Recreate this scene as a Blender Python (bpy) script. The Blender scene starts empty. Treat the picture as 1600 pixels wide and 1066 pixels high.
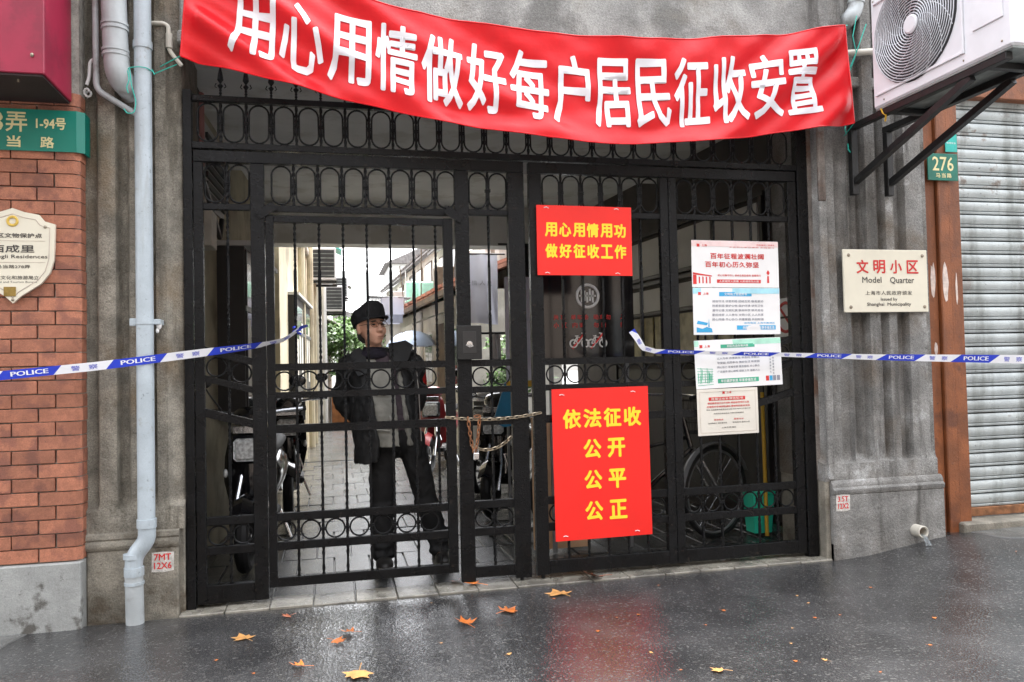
import bpy, bmesh, math, random
from mathutils import Vector, Matrix, Euler, noise
random.seed(7)
C = bpy.context.scene.collection
PI = math.pi
# ------------------------------------------------------------------ camera
sc = bpy.context.scene
cam_d = bpy.data.cameras.new('camera'); cam = bpy.data.objects.new('camera', cam_d); C.objects.link(cam)
cam_d.sensor_width = 36.0; cam_d.lens = 27.675; cam_d.clip_start = 0.05; cam_d.clip_end = 2000
def cam_matrix(loc, yaw, pitch, roll):
    f = Vector((math.sin(yaw)*math.cos(pitch), math.cos(yaw)*math.cos(pitch), math.sin(pitch)))
    r = Vector((math.cos(yaw), -math.sin(yaw), 0)); u = r.cross(f)
    r2 = math.cos(roll)*r + math.sin(roll)*u; u2 = -math.sin(roll)*r + math.cos(roll)*u
    m = Matrix((r2, u2, -f)).transposed().to_4x4(); m.translation = loc
    return m
cam.matrix_world = cam_matrix(Vector((-1.1257, -4.619, 1.30)), 0.22667, 0.02974, -0.02197)
sc.camera = cam
# ------------------------------------------------------------------ sky, sun, exposure
SUN_EL, SUN_ROT = math.radians(66), math.radians(25)
w = bpy.data.worlds.new('World'); sc.world = w; w.use_nodes = True
nt = w.node_tree; nt.nodes.clear()
sky = nt.nodes.new('ShaderNodeTexSky'); sky.sky_type = 'NISHITA'; sky.sun_disc = False
sky.sun_elevation = SUN_EL; sky.sun_rotation = SUN_ROT; sky.air_density = 1.0; sky.dust_density = 4.0; sky.ozone_density = 1.0
hs = nt.nodes.new('ShaderNodeHueSaturation'); hs.inputs['Saturation'].default_value = 0.18
bg = nt.nodes.new('ShaderNodeBackground'); bg.inputs['Strength'].default_value = 0.15
wo = nt.nodes.new('ShaderNodeOutputWorld')
nt.links.new(sky.outputs[0], hs.inputs['Color']); nt.links.new(hs.outputs[0], bg.inputs[0]); nt.links.new(bg.outputs[0], wo.inputs[0])
sd = bpy.data.lights.new('sun', 'SUN'); sd.energy = 1.0; sd.angle = math.radians(25); sd.color = (1.0, 0.97, 0.93)
sun = bpy.data.objects.new('sun', sd); C.objects.link(sun)
d = Vector((math.sin(SUN_ROT)*math.cos(SUN_EL), math.cos(SUN_ROT)*math.cos(SUN_EL), math.sin(SUN_EL)))
sun.rotation_euler = d.to_track_quat('Z', 'Y').to_euler()
vs = sc.view_settings; vs.view_transform = 'Standard'; vs.look = 'None'; vs.gamma = 1.0; vs.use_curve_mapping = False
vs.exposure = 2.95
sc.cycles.max_bounces = 8
# ------------------------------------------------------------------ materials
MT = {}
def pm(name, col, rough=.6, metal=0., var=.2, vscale=5., bump=.15, bscale=90., col2=None, c2s=3., c2lo=.5, c2hi=.62,
       streak=None, sscale=9., slo=.5, shi=.68, col3=None, c3s=1.8, rvar=0., rnd=0., spec=.5, coat=0., trans=0., alpha=1., grain=0., gscale=150.):
    """procedural principled material: mottled colour, optional second colour in patches, vertical streaks, fine bump"""
    m = bpy.data.materials.new(name); m.use_nodes = True; N = m.node_tree.nodes; L = m.node_tree.links
    b = N['Principled BSDF']; b.inputs['Metallic'].default_value = metal; b.inputs['Roughness'].default_value = rough
    b.inputs['Specular IOR Level'].default_value = spec; b.inputs['Coat Weight'].default_value = coat; b.inputs['Coat Roughness'].default_value = .1
    if trans: b.inputs['Transmission Weight'].default_value = trans
    if alpha < 1: b.inputs['Alpha'].default_value = alpha
    g = N.new('ShaderNodeNewGeometry'); pos = g.outputs['Position']
    def nz(scale, det=4., rg=.55, vec=None):
        n = N.new('ShaderNodeTexNoise'); n.inputs['Scale'].default_value = scale; n.inputs['Detail'].default_value = det
        n.inputs['Roughness'].default_value = rg; L.new(vec or pos, n.inputs['Vector']); return n.outputs['Fac']
    def ramp(src, a, bb):
        r = N.new('ShaderNodeMapRange'); r.inputs['From Min'].default_value = a; r.inputs['From Max'].default_value = bb; r.interpolation_type = 'SMOOTHSTEP'
        L.new(src, r.inputs['Value']); return r.outputs[0]
    def mix(fac, a, bb, mode='MIX'):
        x = N.new('ShaderNodeMix'); x.data_type = 'RGBA'; x.blend_type = mode
        if isinstance(fac, (int, float)): x.inputs[0].default_value = fac
        else: L.new(fac, x.inputs[0])
        for i, c in ((6, a), (7, bb)):
            if isinstance(c, tuple): x.inputs[i].default_value = (*c[:3], 1)
            else: L.new(c, x.inputs[i])
        return x.outputs[2]
    lo = tuple(max(0, c*(1-var)) for c in col); hi = tuple(min(1, c*(1+var)) for c in col)
    c = mix(ramp(nz(vscale), .3, .7), lo, hi)
    if col2: c = mix(ramp(nz(c2s, 6, .62), c2lo, c2hi), c, col2)
    if col3: c = mix(ramp(nz(c3s, 5, .6, None), .5, .72), c, col3)
    if streak:
        mp = N.new('ShaderNodeMapping'); mp.inputs['Scale'].default_value = (1, 1, .13); L.new(pos, mp.inputs['Vector'])
        c = mix(ramp(nz(sscale, 5, .6, mp.outputs[0]), slo, shi), c, streak)
    if rnd:
        oi = N.new('ShaderNodeObjectInfo'); mr = N.new('ShaderNodeMapRange'); mr.inputs['To Min'].default_value = 1-rnd; mr.inputs['To Max'].default_value = 1+rnd
        L.new(oi.outputs['Random'], mr.inputs['Value']); cb = N.new('ShaderNodeCombineColor')
        for i in range(3): L.new(mr.outputs[0], cb.inputs[i])
        c = mix(1., c, cb.outputs[0], 'MULTIPLY')
    if grain:
        gr = N.new('ShaderNodeMapRange'); gr.inputs['From Min'].default_value = .32; gr.inputs['From Max'].default_value = .68; gr.inputs['To Min'].default_value = 1-grain; gr.inputs['To Max'].default_value = 1+grain*.7
        L.new(nz(gscale, 7, .75), gr.inputs['Value']); cg = N.new('ShaderNodeCombineColor')
        for i in range(3): L.new(gr.outputs[0], cg.inputs[i])
        c = mix(1., c, cg.outputs[0], 'MULTIPLY')
        g3 = ramp(nz(gscale*.22, 6, .7), .60, .70); c = mix(g3, c, mix(.55, c, (.03, .028, .024)))
    L.new(c, b.inputs['Base Color'])
    if rvar:
        mr = N.new('ShaderNodeMapRange'); mr.inputs['From Min'].default_value = .3; mr.inputs['From Max'].default_value = .7
        mr.inputs['To Min'].default_value = max(.02, rough-rvar); mr.inputs['To Max'].default_value = min(1, rough+rvar)
        L.new(nz(vscale*.8, 5), mr.inputs['Value']); L.new(mr.outputs[0], b.inputs['Roughness'])
    if bump:
        bp = N.new('ShaderNodeBump'); bp.inputs['Strength'].default_value = bump; bp.inputs['Distance'].default_value = .01
        L.new(nz(bscale, 5, .65), bp.inputs['Height']); L.new(bp.outputs[0], b.inputs['Normal'])
    MT[name] = m
    return m
pm('iron', (.003, .0032, .0038), .3, 0, .4, 9, .5, 110, rvar=.17, spec=.22, col2=(.022, .017, .014), c2s=28, c2lo=.62, c2hi=.72)
pm('brick', (.37, .145, .085), .7, 0, .14, 30, .4, 160, rnd=.2, col2=(.25, .098, .065), c2s=9, grain=.3)
pm('mortar', (.36, .345, .31), .9, 0, .25, 20, .5, 150, grain=.3)
pm('render_base', (.33, .34, .33), .75, 0, .15, 6, .35, 60, col2=(.10, .095, .085), c2s=4.5, c2lo=.57, c2hi=.66, grain=.2)
pm('stone', (.25, .23, .19), .85, 0, .3, 9, 1., 45, col2=(.12, .108, .085), c2s=5, c2lo=.5, c2hi=.75, streak=(.12, .107, .083), slo=.5, shi=.68, col3=(.2, .15, .095), grain=.55)
pm('stone_right', (.235, .23, .218), .85, 0, .28, 6, 1., 50, col2=(.4, .4, .39), c2s=6, c2lo=.6, c2hi=.68, streak=(.105, .1, .092), sscale=7, slo=.5, shi=.66, col3=(.16, .13, .1), grain=.6)
pm('plinth', (.24, .22, .18), .8, 0, .3, 7, .8, 60, col2=(.10, .08, .055), c2s=5, c2lo=.52, c2hi=.7, grain=.4)
pm('lintel', (.36, .36, .345), .9, 0, .25, 3.5, .8, 70, col2=(.2, .2, .19), c2s=2.5, c2lo=.48, c2hi=.66, col3=(.25, .235, .2), grain=.45)
pm('rusty_jamb', (.2, .175, .155), .85, 0, .3, 8, .8, 60, col2=(.13, .07, .045), c2s=5, c2lo=.5, c2hi=.68, streak=(.11, .08, .065), grain=.4)
pm('ceiling_paint', (.78, .78, .76), .8, 0, .06, 2.5, .1, 40, col2=(.62, .61, .57), c2s=2.2)
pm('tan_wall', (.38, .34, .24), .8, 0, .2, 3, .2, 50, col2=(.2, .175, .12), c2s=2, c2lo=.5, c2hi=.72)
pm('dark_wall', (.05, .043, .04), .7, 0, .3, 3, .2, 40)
pm('dark_panel', (.02, .019, .019), .45, 0, .3, 3, .1, 40)
pm('pale_panel', (.5, .5, .48), .6, 0, .08, 3, .05)
pm('window_warm', (.30, .26, .13), .25, 0, .4, 6, .05)
pm('pvc', (.42, .48, .52), .35, 0, .09, 6, .08, 40, streak=(.34, .37, .38), col2=(.3, .31, .3), c2s=9, c2lo=.62, c2hi=.72, grain=.08)
pm('pvc_old', (.40, .43, .44), .45, 0, .12, 8, .15, 50, col2=(.22, .21, .2), c2s=6, c2lo=.55, c2hi=.7)
pm('conduit', (.55, .52, .45), .5, 0, .15, 8, .05)
pm('teal_string', (.03, .45, .36), .6, 0, .1)
pm('awning', (.30, .012, .045), .42, 0, .1, 4, .06, 30, col2=(.22, .01, .035), c2s=3)
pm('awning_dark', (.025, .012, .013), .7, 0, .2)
pm('green_sign', (.0, .19, .14), .4, 0, .06, 4, .02)
pm('green_plate', (.01, .16, .115), .35, 0, .15, 10, .05)
pm('teal_label', (.02, .42, .36), .4, 0, .1)
pm('gold_letter', (.72, .66, .36), .4, 0, .08)
pm('cream_plaque', (.70, .66, .54), .35, 0, .05, 4, .03)
pm('brass', (.30, .21, .06), .35, .6, .2, 30, .1)
pm('screw', (.3, .26, .2), .4, .8, .2, 30)
pm('ink', (.06, .055, .05), .6, 0, .1)
pm('ink_red', (.55, .02, .02), .5, 0, .1)
pm('ink_gold', (.62, .42, .08), .4, 0, .1)
pm('sign_red', (.88, .018, .012), .45, 0, .03, 4, .02)
pm('sign_edge', (.5, .02, .02), .5)
pm('sign_yellow', (.95, .72, .03), .5, 0, .03)
pm('banner_red', (.66, .004, .010), .4, 0, .07, 6, .12, 35, spec=.38)
pm('banner_white', (.84, .84, .88), .5, 0, .05, 6, .1, 60)
pm('paper_white', (.84, .84, .84), .35, 0, .03, 5, .02, coat=.2)
pm('paper_pink', (.86, .66, .65), .4, 0, .1, 12, .02)
pm('paper_cream', (.74, .70, .62), .5, 0, .05, 5, .05)
pm('paper_line', (.5, .42, .36), .5)
pm('print_blue', (.05, .40, .72), .4, 0, .1)
pm('print_sky', (.40, .74, .86), .4, 0, .12, 10)
pm('print_green', (.06, .42, .26), .4, 0, .12)
pm('print_mint', (.44, .78, .62), .4, 0, .12, 10)
pm('print_red', (.66, .03, .03), .4, 0, .1)
pm('print_grey', (.28, .29, .34), .5, 0, .1)
pm('orange_wood', (.235, .075, .024), .55, 0, .25, 5, .3, 60, col2=(.13, .042, .018), c2s=4, c2lo=.54, c2hi=.7, streak=(.17, .055, .02), grain=.22)
pm('paper_scrap', (.62, .52, .47), .7, 0, .2, 30, .2)
pm('shutter', (.46, .50, .50), .45, .1, .12, 6, .15, 40, streak=(.26, .28, .27), sscale=5, col2=(.26, .225, .2), c2s=3, c2lo=.58, c2hi=.63, rnd=.06, grain=.12)
pm('rust', (.24, .105, .045), .75, .2, .35, 20, .3, 80)
pm('black_steel', (.006, .006, .006), .5, .0, .3, 10, .2)
pm('ac_white', (.70, .70, .73), .4, 0, .05, 6, .04)
pm('ac_grille', (.55, .56, .59), .35, .2, .05)
pm('ac_dark', (.035, .036, .04), .6, 0, .2)
pm('ac_under', (.22, .24, .23), .5, .3, .3, 8, .2)
pm('tape_white', (.82, .83, .87), .3, 0, .05)
pm('tape_blue', (.02, .05, .55), .3, 0, .08)
pm('chain', (.36, .30, .22), .35, .85, .3, 40, .1)
pm('chain_rust', (.30, .13, .06), .6, .5, .4, 40, .2)
pm('rubber', (.007, .007, .0075), .6, 0, .3, 20, .2)
pm('chrome', (.62, .63, .65), .18, 1., .05)
pm('grey_paint', (.17, .175, .18), .4, .2, .2)
pm('black_gloss', (.008, .008, .01), .14, 0, .2, 5, 0, coat=.6)
pm('scooter_red', (.45, .008, .012), .2, 0, .1, coat=.5)
pm('white_gloss', (.72, .73, .75), .25, 0, .06, coat=.4)
pm('lens', (.72, .74, .74), .1, .2, .35, 45, .4, 60)
pm('cardboard', (.55, .34, .2), .8, 0, .1, 6, .1)
pm('green_plastic', (.04, .72, .48), .4, 0, .06)
pm('yellow_pole', (.62, .36, .02), .45, 0, .15)
pm('blue_board', (.015, .20, .38), .4, 0, .1)
pm('sheet', (.62, .63, .74), .7, 0, .05, 4, .2, 12)
pm('slab', (.055, .0555, .055), .13, 0, .3, 5, .25, 130, rnd=.09, rvar=.11, spec=.4, col2=(.036, .036, .035), c2s=3, c2lo=.5, c2hi=.65)
pm('sill_slab', (.23, .215, .18), .25, 0, .22, 7, .3, 120, rnd=.14, rvar=.14, col2=(.12, .112, .095), c2s=4, grain=.25)
pm('joint', (.035, .035, .034), .3, 0, .3, 20, .2)
pm('lane', (.06, .06, .059), .14, 0, .25, 2.5, .3, 60, rvar=.08, spec=.4)
pm('plaster', (.62, .6, .55), .85, 0, .15, 2, .2, 30, col2=(.42, .4, .36), c2s=1.5)
pm('plaster_cream', (.60, .53, .38), .85, 0, .12, 2, .2, 30, col2=(.42, .36, .26), c2s=1.5)
pm('plaster_white', (.74, .74, .72), .85, 0, .1, 2, .1, 30)
pm('tile_roof', (.17, .155, .15), .7, 0, .25, 8, .3, 40, rnd=.15)
pm('tile_red', (.36, .17, .12), .75, 0, .25, 8, .3, 40, rnd=.2)
pm('timber', (.13, .095, .065), .75, 0, .25, 6, .2)
pm('glass_dark', (.06, .07, .075), .08, 0, .2, 3, 0)
pm('planter', (.38, .15, .05), .65, 0, .2, 9, .2)
pm('soil', (.04, .03, .02), .9)
pm('foliage', (.10, .19, .05), .5, 0, .45, 7, .0, rnd=0)
pm('foliage_far', (.16, .24, .10), .6, 0, .4, 5, .0)
pm('bark', (.09, .07, .05), .9, 0, .3, 20, .4)
pm('leaf_orange', (.60, .17, .035), .35, 0, .25, 25, .2, 90, rnd=.2)
pm('leaf_tan', (.62, .32, .11), .4, 0, .25, 25, .2, 90, rnd=.2)
pm('leaf_brown', (.34, .10, .045), .35, 0, .3, 25, .2, 90, rnd=.2)
pm('umbrella', (.50, .62, .82), .6, 0, .05)
pm('skin', (.66, .37, .26), .5, 0, .12, 22, .15, 160)
pm('lip', (.36, .12, .09), .5)
pm('hair', (.05, .045, .043), .7, 0, .3, 60, .3, 300)
pm('jacket', (.014, .0145, .015), .7, 0, .3, 14, .5, 18)
pm('vest', (.25, .245, .215), .8, 0, .18, 12, .6, 16)
pm('sweater', (.065, .048, .058), .9, 0, .25, 30, .5, 140)
pm('scarf', (.012, .009, .018), .9, 0, .3, 30, .5, 140)
pm('trousers', (.006, .006, .0065), .8, 0, .3, 14, .5, 16)
pm('shoe', (.02, .019, .018), .35, 0, .3)
pm('cap', (.012, .0125, .015), .8, 0, .25, 30, .5, 160)
pm('glasses', (.16, .10, .07), .25, .6)
pm('eye', (.02, .017, .015), .2)
pm('zip', (.4, .4, .4), .3, .8)
pm('water', (.55, .6, .62), .06, 0, .05, trans=.9)
pm('pale_cable', (.2, .2, .2), .6)
pm('pink_pipe', (.42, .2, .18), .6, 0, .15)

def asphalt():
    m = bpy.data.materials.new('wet_asphalt'); m.use_nodes = True; N = m.node_tree.nodes; L = m.node_tree.links; b = N['Principled BSDF']
    g = N.new('ShaderNodeNewGeometry'); pos = g.outputs['Position']
    def nz(s, d=5, r=.6):
        n = N.new('ShaderNodeTexNoise'); n.inputs['Scale'].default_value = s; n.inputs['Detail'].default_value = d; n.inputs['Roughness'].default_value = r
        L.new(pos, n.inputs['Vector']); return n.outputs['Fac']
    def mr(src, a, bb, lo, hi):
        r = N.new('ShaderNodeMapRange'); r.interpolation_type = 'SMOOTHSTEP'
        for k, v in zip(('From Min', 'From Max', 'To Min', 'To Max'), (a, bb, lo, hi)): r.inputs[k].default_value = v
        L.new(src, r.inputs['Value']); return r.outputs[0]
    vo = N.new('ShaderNodeTexVoronoi'); vo.inputs['Scale'].default_value = 105; L.new(pos, vo.inputs['Vector'])
    hv = N.new('ShaderNodeSeparateColor'); L.new(vo.outputs['Color'], hv.inputs[0])
    r1 = N.new('ShaderNodeMix'); r1.data_type = 'RGBA'; L.new(mr(nz(2.2), .35, .7, 0, 1), r1.inputs[0]); r1.inputs[6].default_value = (.030, .030, .031, 1); r1.inputs[7].default_value = (.060, .060, .061, 1)
    r2 = N.new('ShaderNodeMix'); r2.data_type = 'RGBA'; L.new(mr(hv.outputs[0], .80, 1., 0, .75), r2.inputs[0]); L.new(r1.outputs[2], r2.inputs[6]); r2.inputs[7].default_value = (.125, .122, .115, 1)
    L.new(r2.outputs[2], b.inputs['Base Color'])
    L.new(mr(nz(1.1, 6), .4, .62, .05, .27), b.inputs['Roughness'])
    bp = N.new('ShaderNodeBump'); bp.inputs['Strength'].default_value = .22; bp.inputs['Distance'].default_value = .006
    L.new(vo.outputs['Distance'], bp.inputs['Height'])
    bp2 = N.new('ShaderNodeBump'); bp2.inputs['Strength'].default_value = .12; bp2.inputs['Distance'].default_value = .03
    L.new(nz(16, 3), bp2.inputs['Height']); L.new(bp.outputs[0], bp2.inputs['Normal']); L.new(bp2.outputs[0], b.inputs['Normal'])
    b.inputs['Specular IOR Level'].default_value = .8
    MT['wet_asphalt'] = m
asphalt()
pm('added_terrace_wall', (.2, .16, .13), .8, 0, .2, 2, .2)
pm('stencil_patch', (.6, .58, .54), .7, 0, .2, 40, .3, grain=.3)
pm('wet_concrete', (.13, .13, .125), .2, 0, .25, 5, .3, 90, rvar=.1, grain=.3)
pm('scooter_dull', (.16, .006, .008), .3, 0, .1)
# ------------------------------------------------------------------ mesh helpers
class MB:
    def __init__(s): s.v = []; s.f = []
    def add(s, vs, fs):
        o = len(s.v); s.v += [tuple(v) for v in vs]; s.f += [tuple(i+o for i in f) for f in fs]; return s
    def box(s, x0, x1, y0, y1, z0, z1, b=0.):
        if b <= 0:
            return s.add([(x0,y0,z0),(x1,y0,z0),(x1,y1,z0),(x0,y1,z0),(x0,y0,z1),(x1,y0,z1),(x1,y1,z1),(x0,y1,z1)],
                         [(0,3,2,1),(4,5,6,7),(0,1,5,4),(1,2,6,5),(2,3,7,6),(3,0,4,7)])
        bm = bmesh.new(); bmesh.ops.create_cube(bm, size=1)
        for v in bm.verts: v.co = ((x0+x1)/2+v.co.x*(x1-x0), (y0+y1)/2+v.co.y*(y1-y0), (z0+z1)/2+v.co.z*(z1-z0))
        bmesh.ops.bevel(bm, geom=bm.edges[:], offset=b, segments=1, affect='EDGES')
        bm.verts.index_update(); s.add([v.co[:] for v in bm.verts], [[v.index for v in f.verts] for f in bm.faces]); bm.free(); return s
    def obox(s, p0, p1, w, h, up=(0,0,1)):
        """box beam from p0 to p1, w across, h along up"""
        p0, p1, up = Vector(p0), Vector(p1), Vector(up); d = (p1-p0).normalized(); x = d.cross(up).normalized(); u = x.cross(d)
        vs = [p + x*a*w/2 + u*b*h/2 for p in (p0, p1) for a, b in ((-1,-1),(1,-1),(1,1),(-1,1))]
        return s.add(vs, [(0,1,2,3),(7,6,5,4),(0,4,5,1),(1,5,6,2),(2,6,7,3),(3,7,4,0)])
    def tube(s, path, r, n=8, closed=False, cap=True):
        P = [Vector(p) for p in path]; m = len(P); R = r if isinstance(r, (list, tuple)) else [r]*m
        up = Vector((0,0,1)); vs = []; prev = None
        for i in range(m):
            t = (P[(i+1) % m]-P[i-1]) if closed else (P[min(i+1, m-1)]-P[max(i-1, 0)])
            t = t.normalized() if t.length > 1e-9 else Vector((0,0,1))
            if prev is None:
                a = t.orthogonal().normalized() if abs(t.z) > .9 else t.cross(up).normalized()
            else:
                a = prev - t*prev.dot(t); a = a.normalized() if a.length > 1e-6 else t.orthogonal().normalized()
            prev = a; bb = t.cross(a)
            for k in range(n):
                an = 2*PI*k/n; vs.append(P[i] + (a*math.cos(an)+bb*math.sin(an))*R[i])
        fs = []
        for i in range(m if closed else m-1):
            for k in range(n):
                j = (i+1) % m; fs.append((i*n+k, i*n+(k+1) % n, j*n+(k+1) % n, j*n+k))
        if cap and not closed: fs += [tuple(range(n))[::-1], tuple(range((m-1)*n, m*n))]
        return s.add(vs, fs)
    def lathe(s, prof, c=(0,0,0), axis='z', n=20, a0=0., a1=2*PI):
        """prof: list of (radius, height)"""
        full = abs(a1-a0-2*PI) < 1e-6; vs = []; m = len(prof); k1 = n if full else n+1
        for k in range(k1):
            an = a0+(a1-a0)*k/n
            for r, h in prof:
                q = {'z': (r*math.cos(an), r*math.sin(an), h), 'y': (r*math.cos(an), h, r*math.sin(an)), 'x': (h, r*math.cos(an), r*math.sin(an))}[axis]
                vs.append((c[0]+q[0], c[1]+q[1], c[2]+q[2]))
        fs = [(k*m+i, ((k+1) % k1)*m+i, ((k+1) % k1)*m+i+1, k*m+i+1) for k in range(n) for i in range(m-1)]
        return s.add(vs, fs)
    def torus(s, c, R, r, axis='y', n=28, k=8, sx=1., sz=1.):
        pts = []
        for i in range(n):
            a = 2*PI*i/n; q = (R*math.cos(a)*sx, R*math.sin(a)*sz)
            pts.append({'y': (c[0]+q[0], c[1], c[2]+q[1]), 'x': (c[0], c[1]+q[0], c[2]+q[1]), 'z': (c[0]+q[0], c[1]+q[1], c[2])}[axis])
        return s.tube(pts, r, k, closed=True)
    def prism(s, poly, axis, d0, d1):
        """poly of 2D points; axis 'y': (x,z) swept in y; 'z': (x,y) swept in z; 'x': (y,z) swept in x"""
        n = len(poly)
        def p(q, d): return {'y': (q[0], d, q[1]), 'z': (q[0], q[1], d), 'x': (d, q[0], q[1])}[axis]
        vs = [p(q, d0) for q in poly]+[p(q, d1) for q in poly]
        return s.add(vs, [tuple(range(n)), tuple(range(n, 2*n))[::-1]]+[(i, i+n, (i+1) % n+n, (i+1) % n) for i in range(n)])
    def ell(s, c, r, n=14, m=10, rot=None):
        vs = []; R = rot.to_matrix() if rot else None
        for i in range(m+1):
            t = PI*i/m
            for k in range(n):
                a = 2*PI*k/n; q = Vector((r[0]*math.sin(t)*math.cos(a), r[1]*math.sin(t)*math.sin(a), r[2]*math.cos(t)))
                if R: q = R @ q
                vs.append((c[0]+q.x, c[1]+q.y, c[2]+q.z))
        return s.add(vs, [(i*n+k, (i+1)*n+k, (i+1)*n+(k+1) % n, i*n+(k+1) % n) for i in range(m) for k in range(n)])
    def loft(s, rings, cap=True):
        n = len(rings[0]); vs = [p for r in rings for p in r]
        fs = [(i*n+k, i*n+(k+1) % n, (i+1)*n+(k+1) % n, (i+1)*n+k) for i in range(len(rings)-1) for k in range(n)]
        if cap: fs += [tuple(range(n))[::-1], tuple(range((len(rings)-1)*n, len(rings)*n))]
        return s.add(vs, fs)
    def cap2(s, p0, p1, r0, r1, n=12, sy=1.):
        """tapered limb with round ends"""
        p0, p1 = Vector(p0), Vector(p1); path = []; rr = []; d = p1-p0
        for t, k in ((-.12, .55), (0, 1), (.25, 1), (.5, 1), (.75, 1), (1, 1), (1.12, .55)):
            path.append(p0+d*t); rr.append((r0+(r1-r0)*min(1, max(0, t)))*k)
        return s.tube(path, rr, n)
    def grid(s, fn, nu, nv):
        vs = [fn(i/nu, j/nv) for j in range(nv+1) for i in range(nu+1)]
        return s.add(vs, [(j*(nu+1)+i, j*(nu+1)+i+1, (j+1)*(nu+1)+i+1, (j+1)*(nu+1)+i) for j in range(nv) for i in range(nu)])
    def mesh(s, name, mat=None, smooth=True, angle=35):
        me = bpy.data.meshes.new(name); me.from_pydata(s.v, [], s.f); me.validate()
        bm = bmesh.new(); bm.from_mesh(me); bmesh.ops.recalc_face_normals(bm, faces=bm.faces[:]); bm.to_mesh(me); bm.free()
        if smooth:
            for p in me.polygons: p.use_smooth = True
            me.set_sharp_from_angle(angle=math.radians(angle))
        if mat: me.materials.append(MT[mat])
        return me
BASE = {}
def root_loc(o):
    return BASE.get(o.name, Vector((0,0,0)))
def tag(o, label=None, cat=None, group=None, kind=None):
    if label: o['label'] = label
    if cat: o['category'] = cat
    if group: o['group'] = group
    if kind: o['kind'] = kind
    return o
def thing(name, label, cat, loc=(0,0,0), rotz=0., group=None):
    """an Empty at the thing's base; children are given in world coordinates (rotz == 0) or local ones through local=True"""
    o = bpy.data.objects.new(name, None); C.objects.link(o); o.location = loc; o.rotation_euler = (0,0,rotz); o.empty_display_size = .1
    BASE[o.name] = Vector(loc)
    return tag(o, label, cat, group)
def P(mb, name, mat, parent, smooth=True, angle=35):
    """part in world coordinates under a thing (or a part of it)"""
    o = bpy.data.objects.new(name, mb.mesh(name, mat, smooth, angle)); C.objects.link(o)
    if parent:
        o.parent = parent
        top = parent
        if top.type == 'EMPTY': o.matrix_parent_inverse = Matrix.Translation(-root_loc(top))
        # meshes sit at the thing's origin in local terms, so a sub-part needs no offset
    return o
def PL(mb, name, mat, parent, loc=(0,0,0), rot=(0,0,0), smooth=True, angle=35):
    """part in the parent's own coordinates"""
    o = bpy.data.objects.new(name, mb.mesh(name, mat, smooth, angle) if isinstance(mb, MB) else mb); C.objects.link(o)
    o.parent = parent; o.location = loc; o.rotation_euler = rot
    return o
def IN(me, name, parent, loc, rot=(0,0,0), scale=(1,1,1)):
    """a shared mesh placed at a world location under a thing whose Empty is unrotated"""
    o = bpy.data.objects.new(name, me); C.objects.link(o)
    if parent:
        o.parent = parent
        if parent.type == 'EMPTY': o.matrix_parent_inverse = Matrix.Translation(-root_loc(parent))
    o.location = loc; o.rotation_euler = rot; o.scale = scale
    return o
def T(mb, name, mat, label, cat, group=None, smooth=True, angle=35):
    """a thing that is one mesh"""
    return tag(P(mb, name, mat, None, smooth, angle), label, cat, group)
def copy_tree(o, parent=None):
    c = o.copy(); C.objects.link(c); c.parent = parent
    if parent is not None: c.matrix_parent_inverse = o.matrix_parent_inverse.copy()
    if o.name in BASE: BASE[c.name] = BASE[o.name].copy()
    for ch in [x for x in bpy.data.objects if x.parent == o]: copy_tree(ch, c)
    return c
_tx = {}
def glyphs(s, bold=0., spacing=1.):
    """flat lettering as vertices and faces, scaled to a unit box"""
    key = (s, bold, spacing)
    if key not in _tx:
        cu = bpy.data.curves.new('lettering', 'FONT'); cu.body = s; cu.size = 1.; cu.resolution_u = 2; cu.offset = bold; cu.space_character = spacing; cu.fill_mode = 'FRONT'
        o = bpy.data.objects.new('lettering', cu); C.objects.link(o)
        dg = bpy.context.evaluated_depsgraph_get(); dg.update()
        me = bpy.data.meshes.new_from_object(o.evaluated_get(dg))
        bpy.data.objects.remove(o); bpy.data.curves.remove(cu)
        vs = [v.co.copy() for v in me.vertices]; fs = [tuple(p.vertices) for p in me.polygons]
        bpy.data.meshes.remove(me)
        x0 = min(v.x for v in vs); x1 = max(v.x for v in vs); y0 = min(v.y for v in vs); y1 = max(v.y for v in vs)
        _tx[key] = ([((v.x-x0)/(x1-x0), (v.y-y0)/(y1-y0)) for v in vs], fs, (x1-x0)/(y1-y0))
    return _tx[key]
def letter(mb, s, fn, u0, u1, v0, v1, bold=0., spacing=1., fit=False):
    """add lettering to mb inside the box u0..u1, v0..v1 of a surface fn(u, v); bold strokes are laid in thin overlapping coats"""
    vs, fs, asp = glyphs(s, 0., spacing)
    if fit:
        wd = (v1-v0)*asp
        if wd < u1-u0: c = (u0+u1)/2; u0, u1 = c-wd/2, c+wd/2
    bx = bold*1.25*(v1-v0); k = (u1-u0)/max(1e-9, (v1-v0)*asp); by = bx
    coats = [(0,0)] if bold <= 0 else [(-1,0),(1,0),(0,-1),(0,1)] if bold < .018 else [(-1,0),(1,0),(0,-1),(0,1),(-.7,-.7),(.7,-.7),(-.7,.7),(.7,.7)]
    e = .02*(u1-u0)
    um, vm = (u0+u1)/2, (v0+v1)/2
    n = (Vector(fn(um+e, vm))-Vector(fn(um, vm))).cross(Vector(fn(um, vm+.02*(v1-v0)))-Vector(fn(um, vm))).normalized()
    if n.y > 0: n = -n
    su, sv = (u1-u0)-2*bx, (v1-v0)-2*by
    for i, (a, b) in enumerate(coats):
        mb.add([Vector(fn(u0+bx+su*p+a*bx, v0+by+sv*q+b*by))+n*(.00012*i) for p, q in vs], fs)
def flat(x, y, z, dx=(1,0,0), dz=(0,0,1)):
    o, a, b = Vector((x,y,z)), Vector(dx), Vector(dz)
    return lambda u, v: o+a*u+b*v
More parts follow.
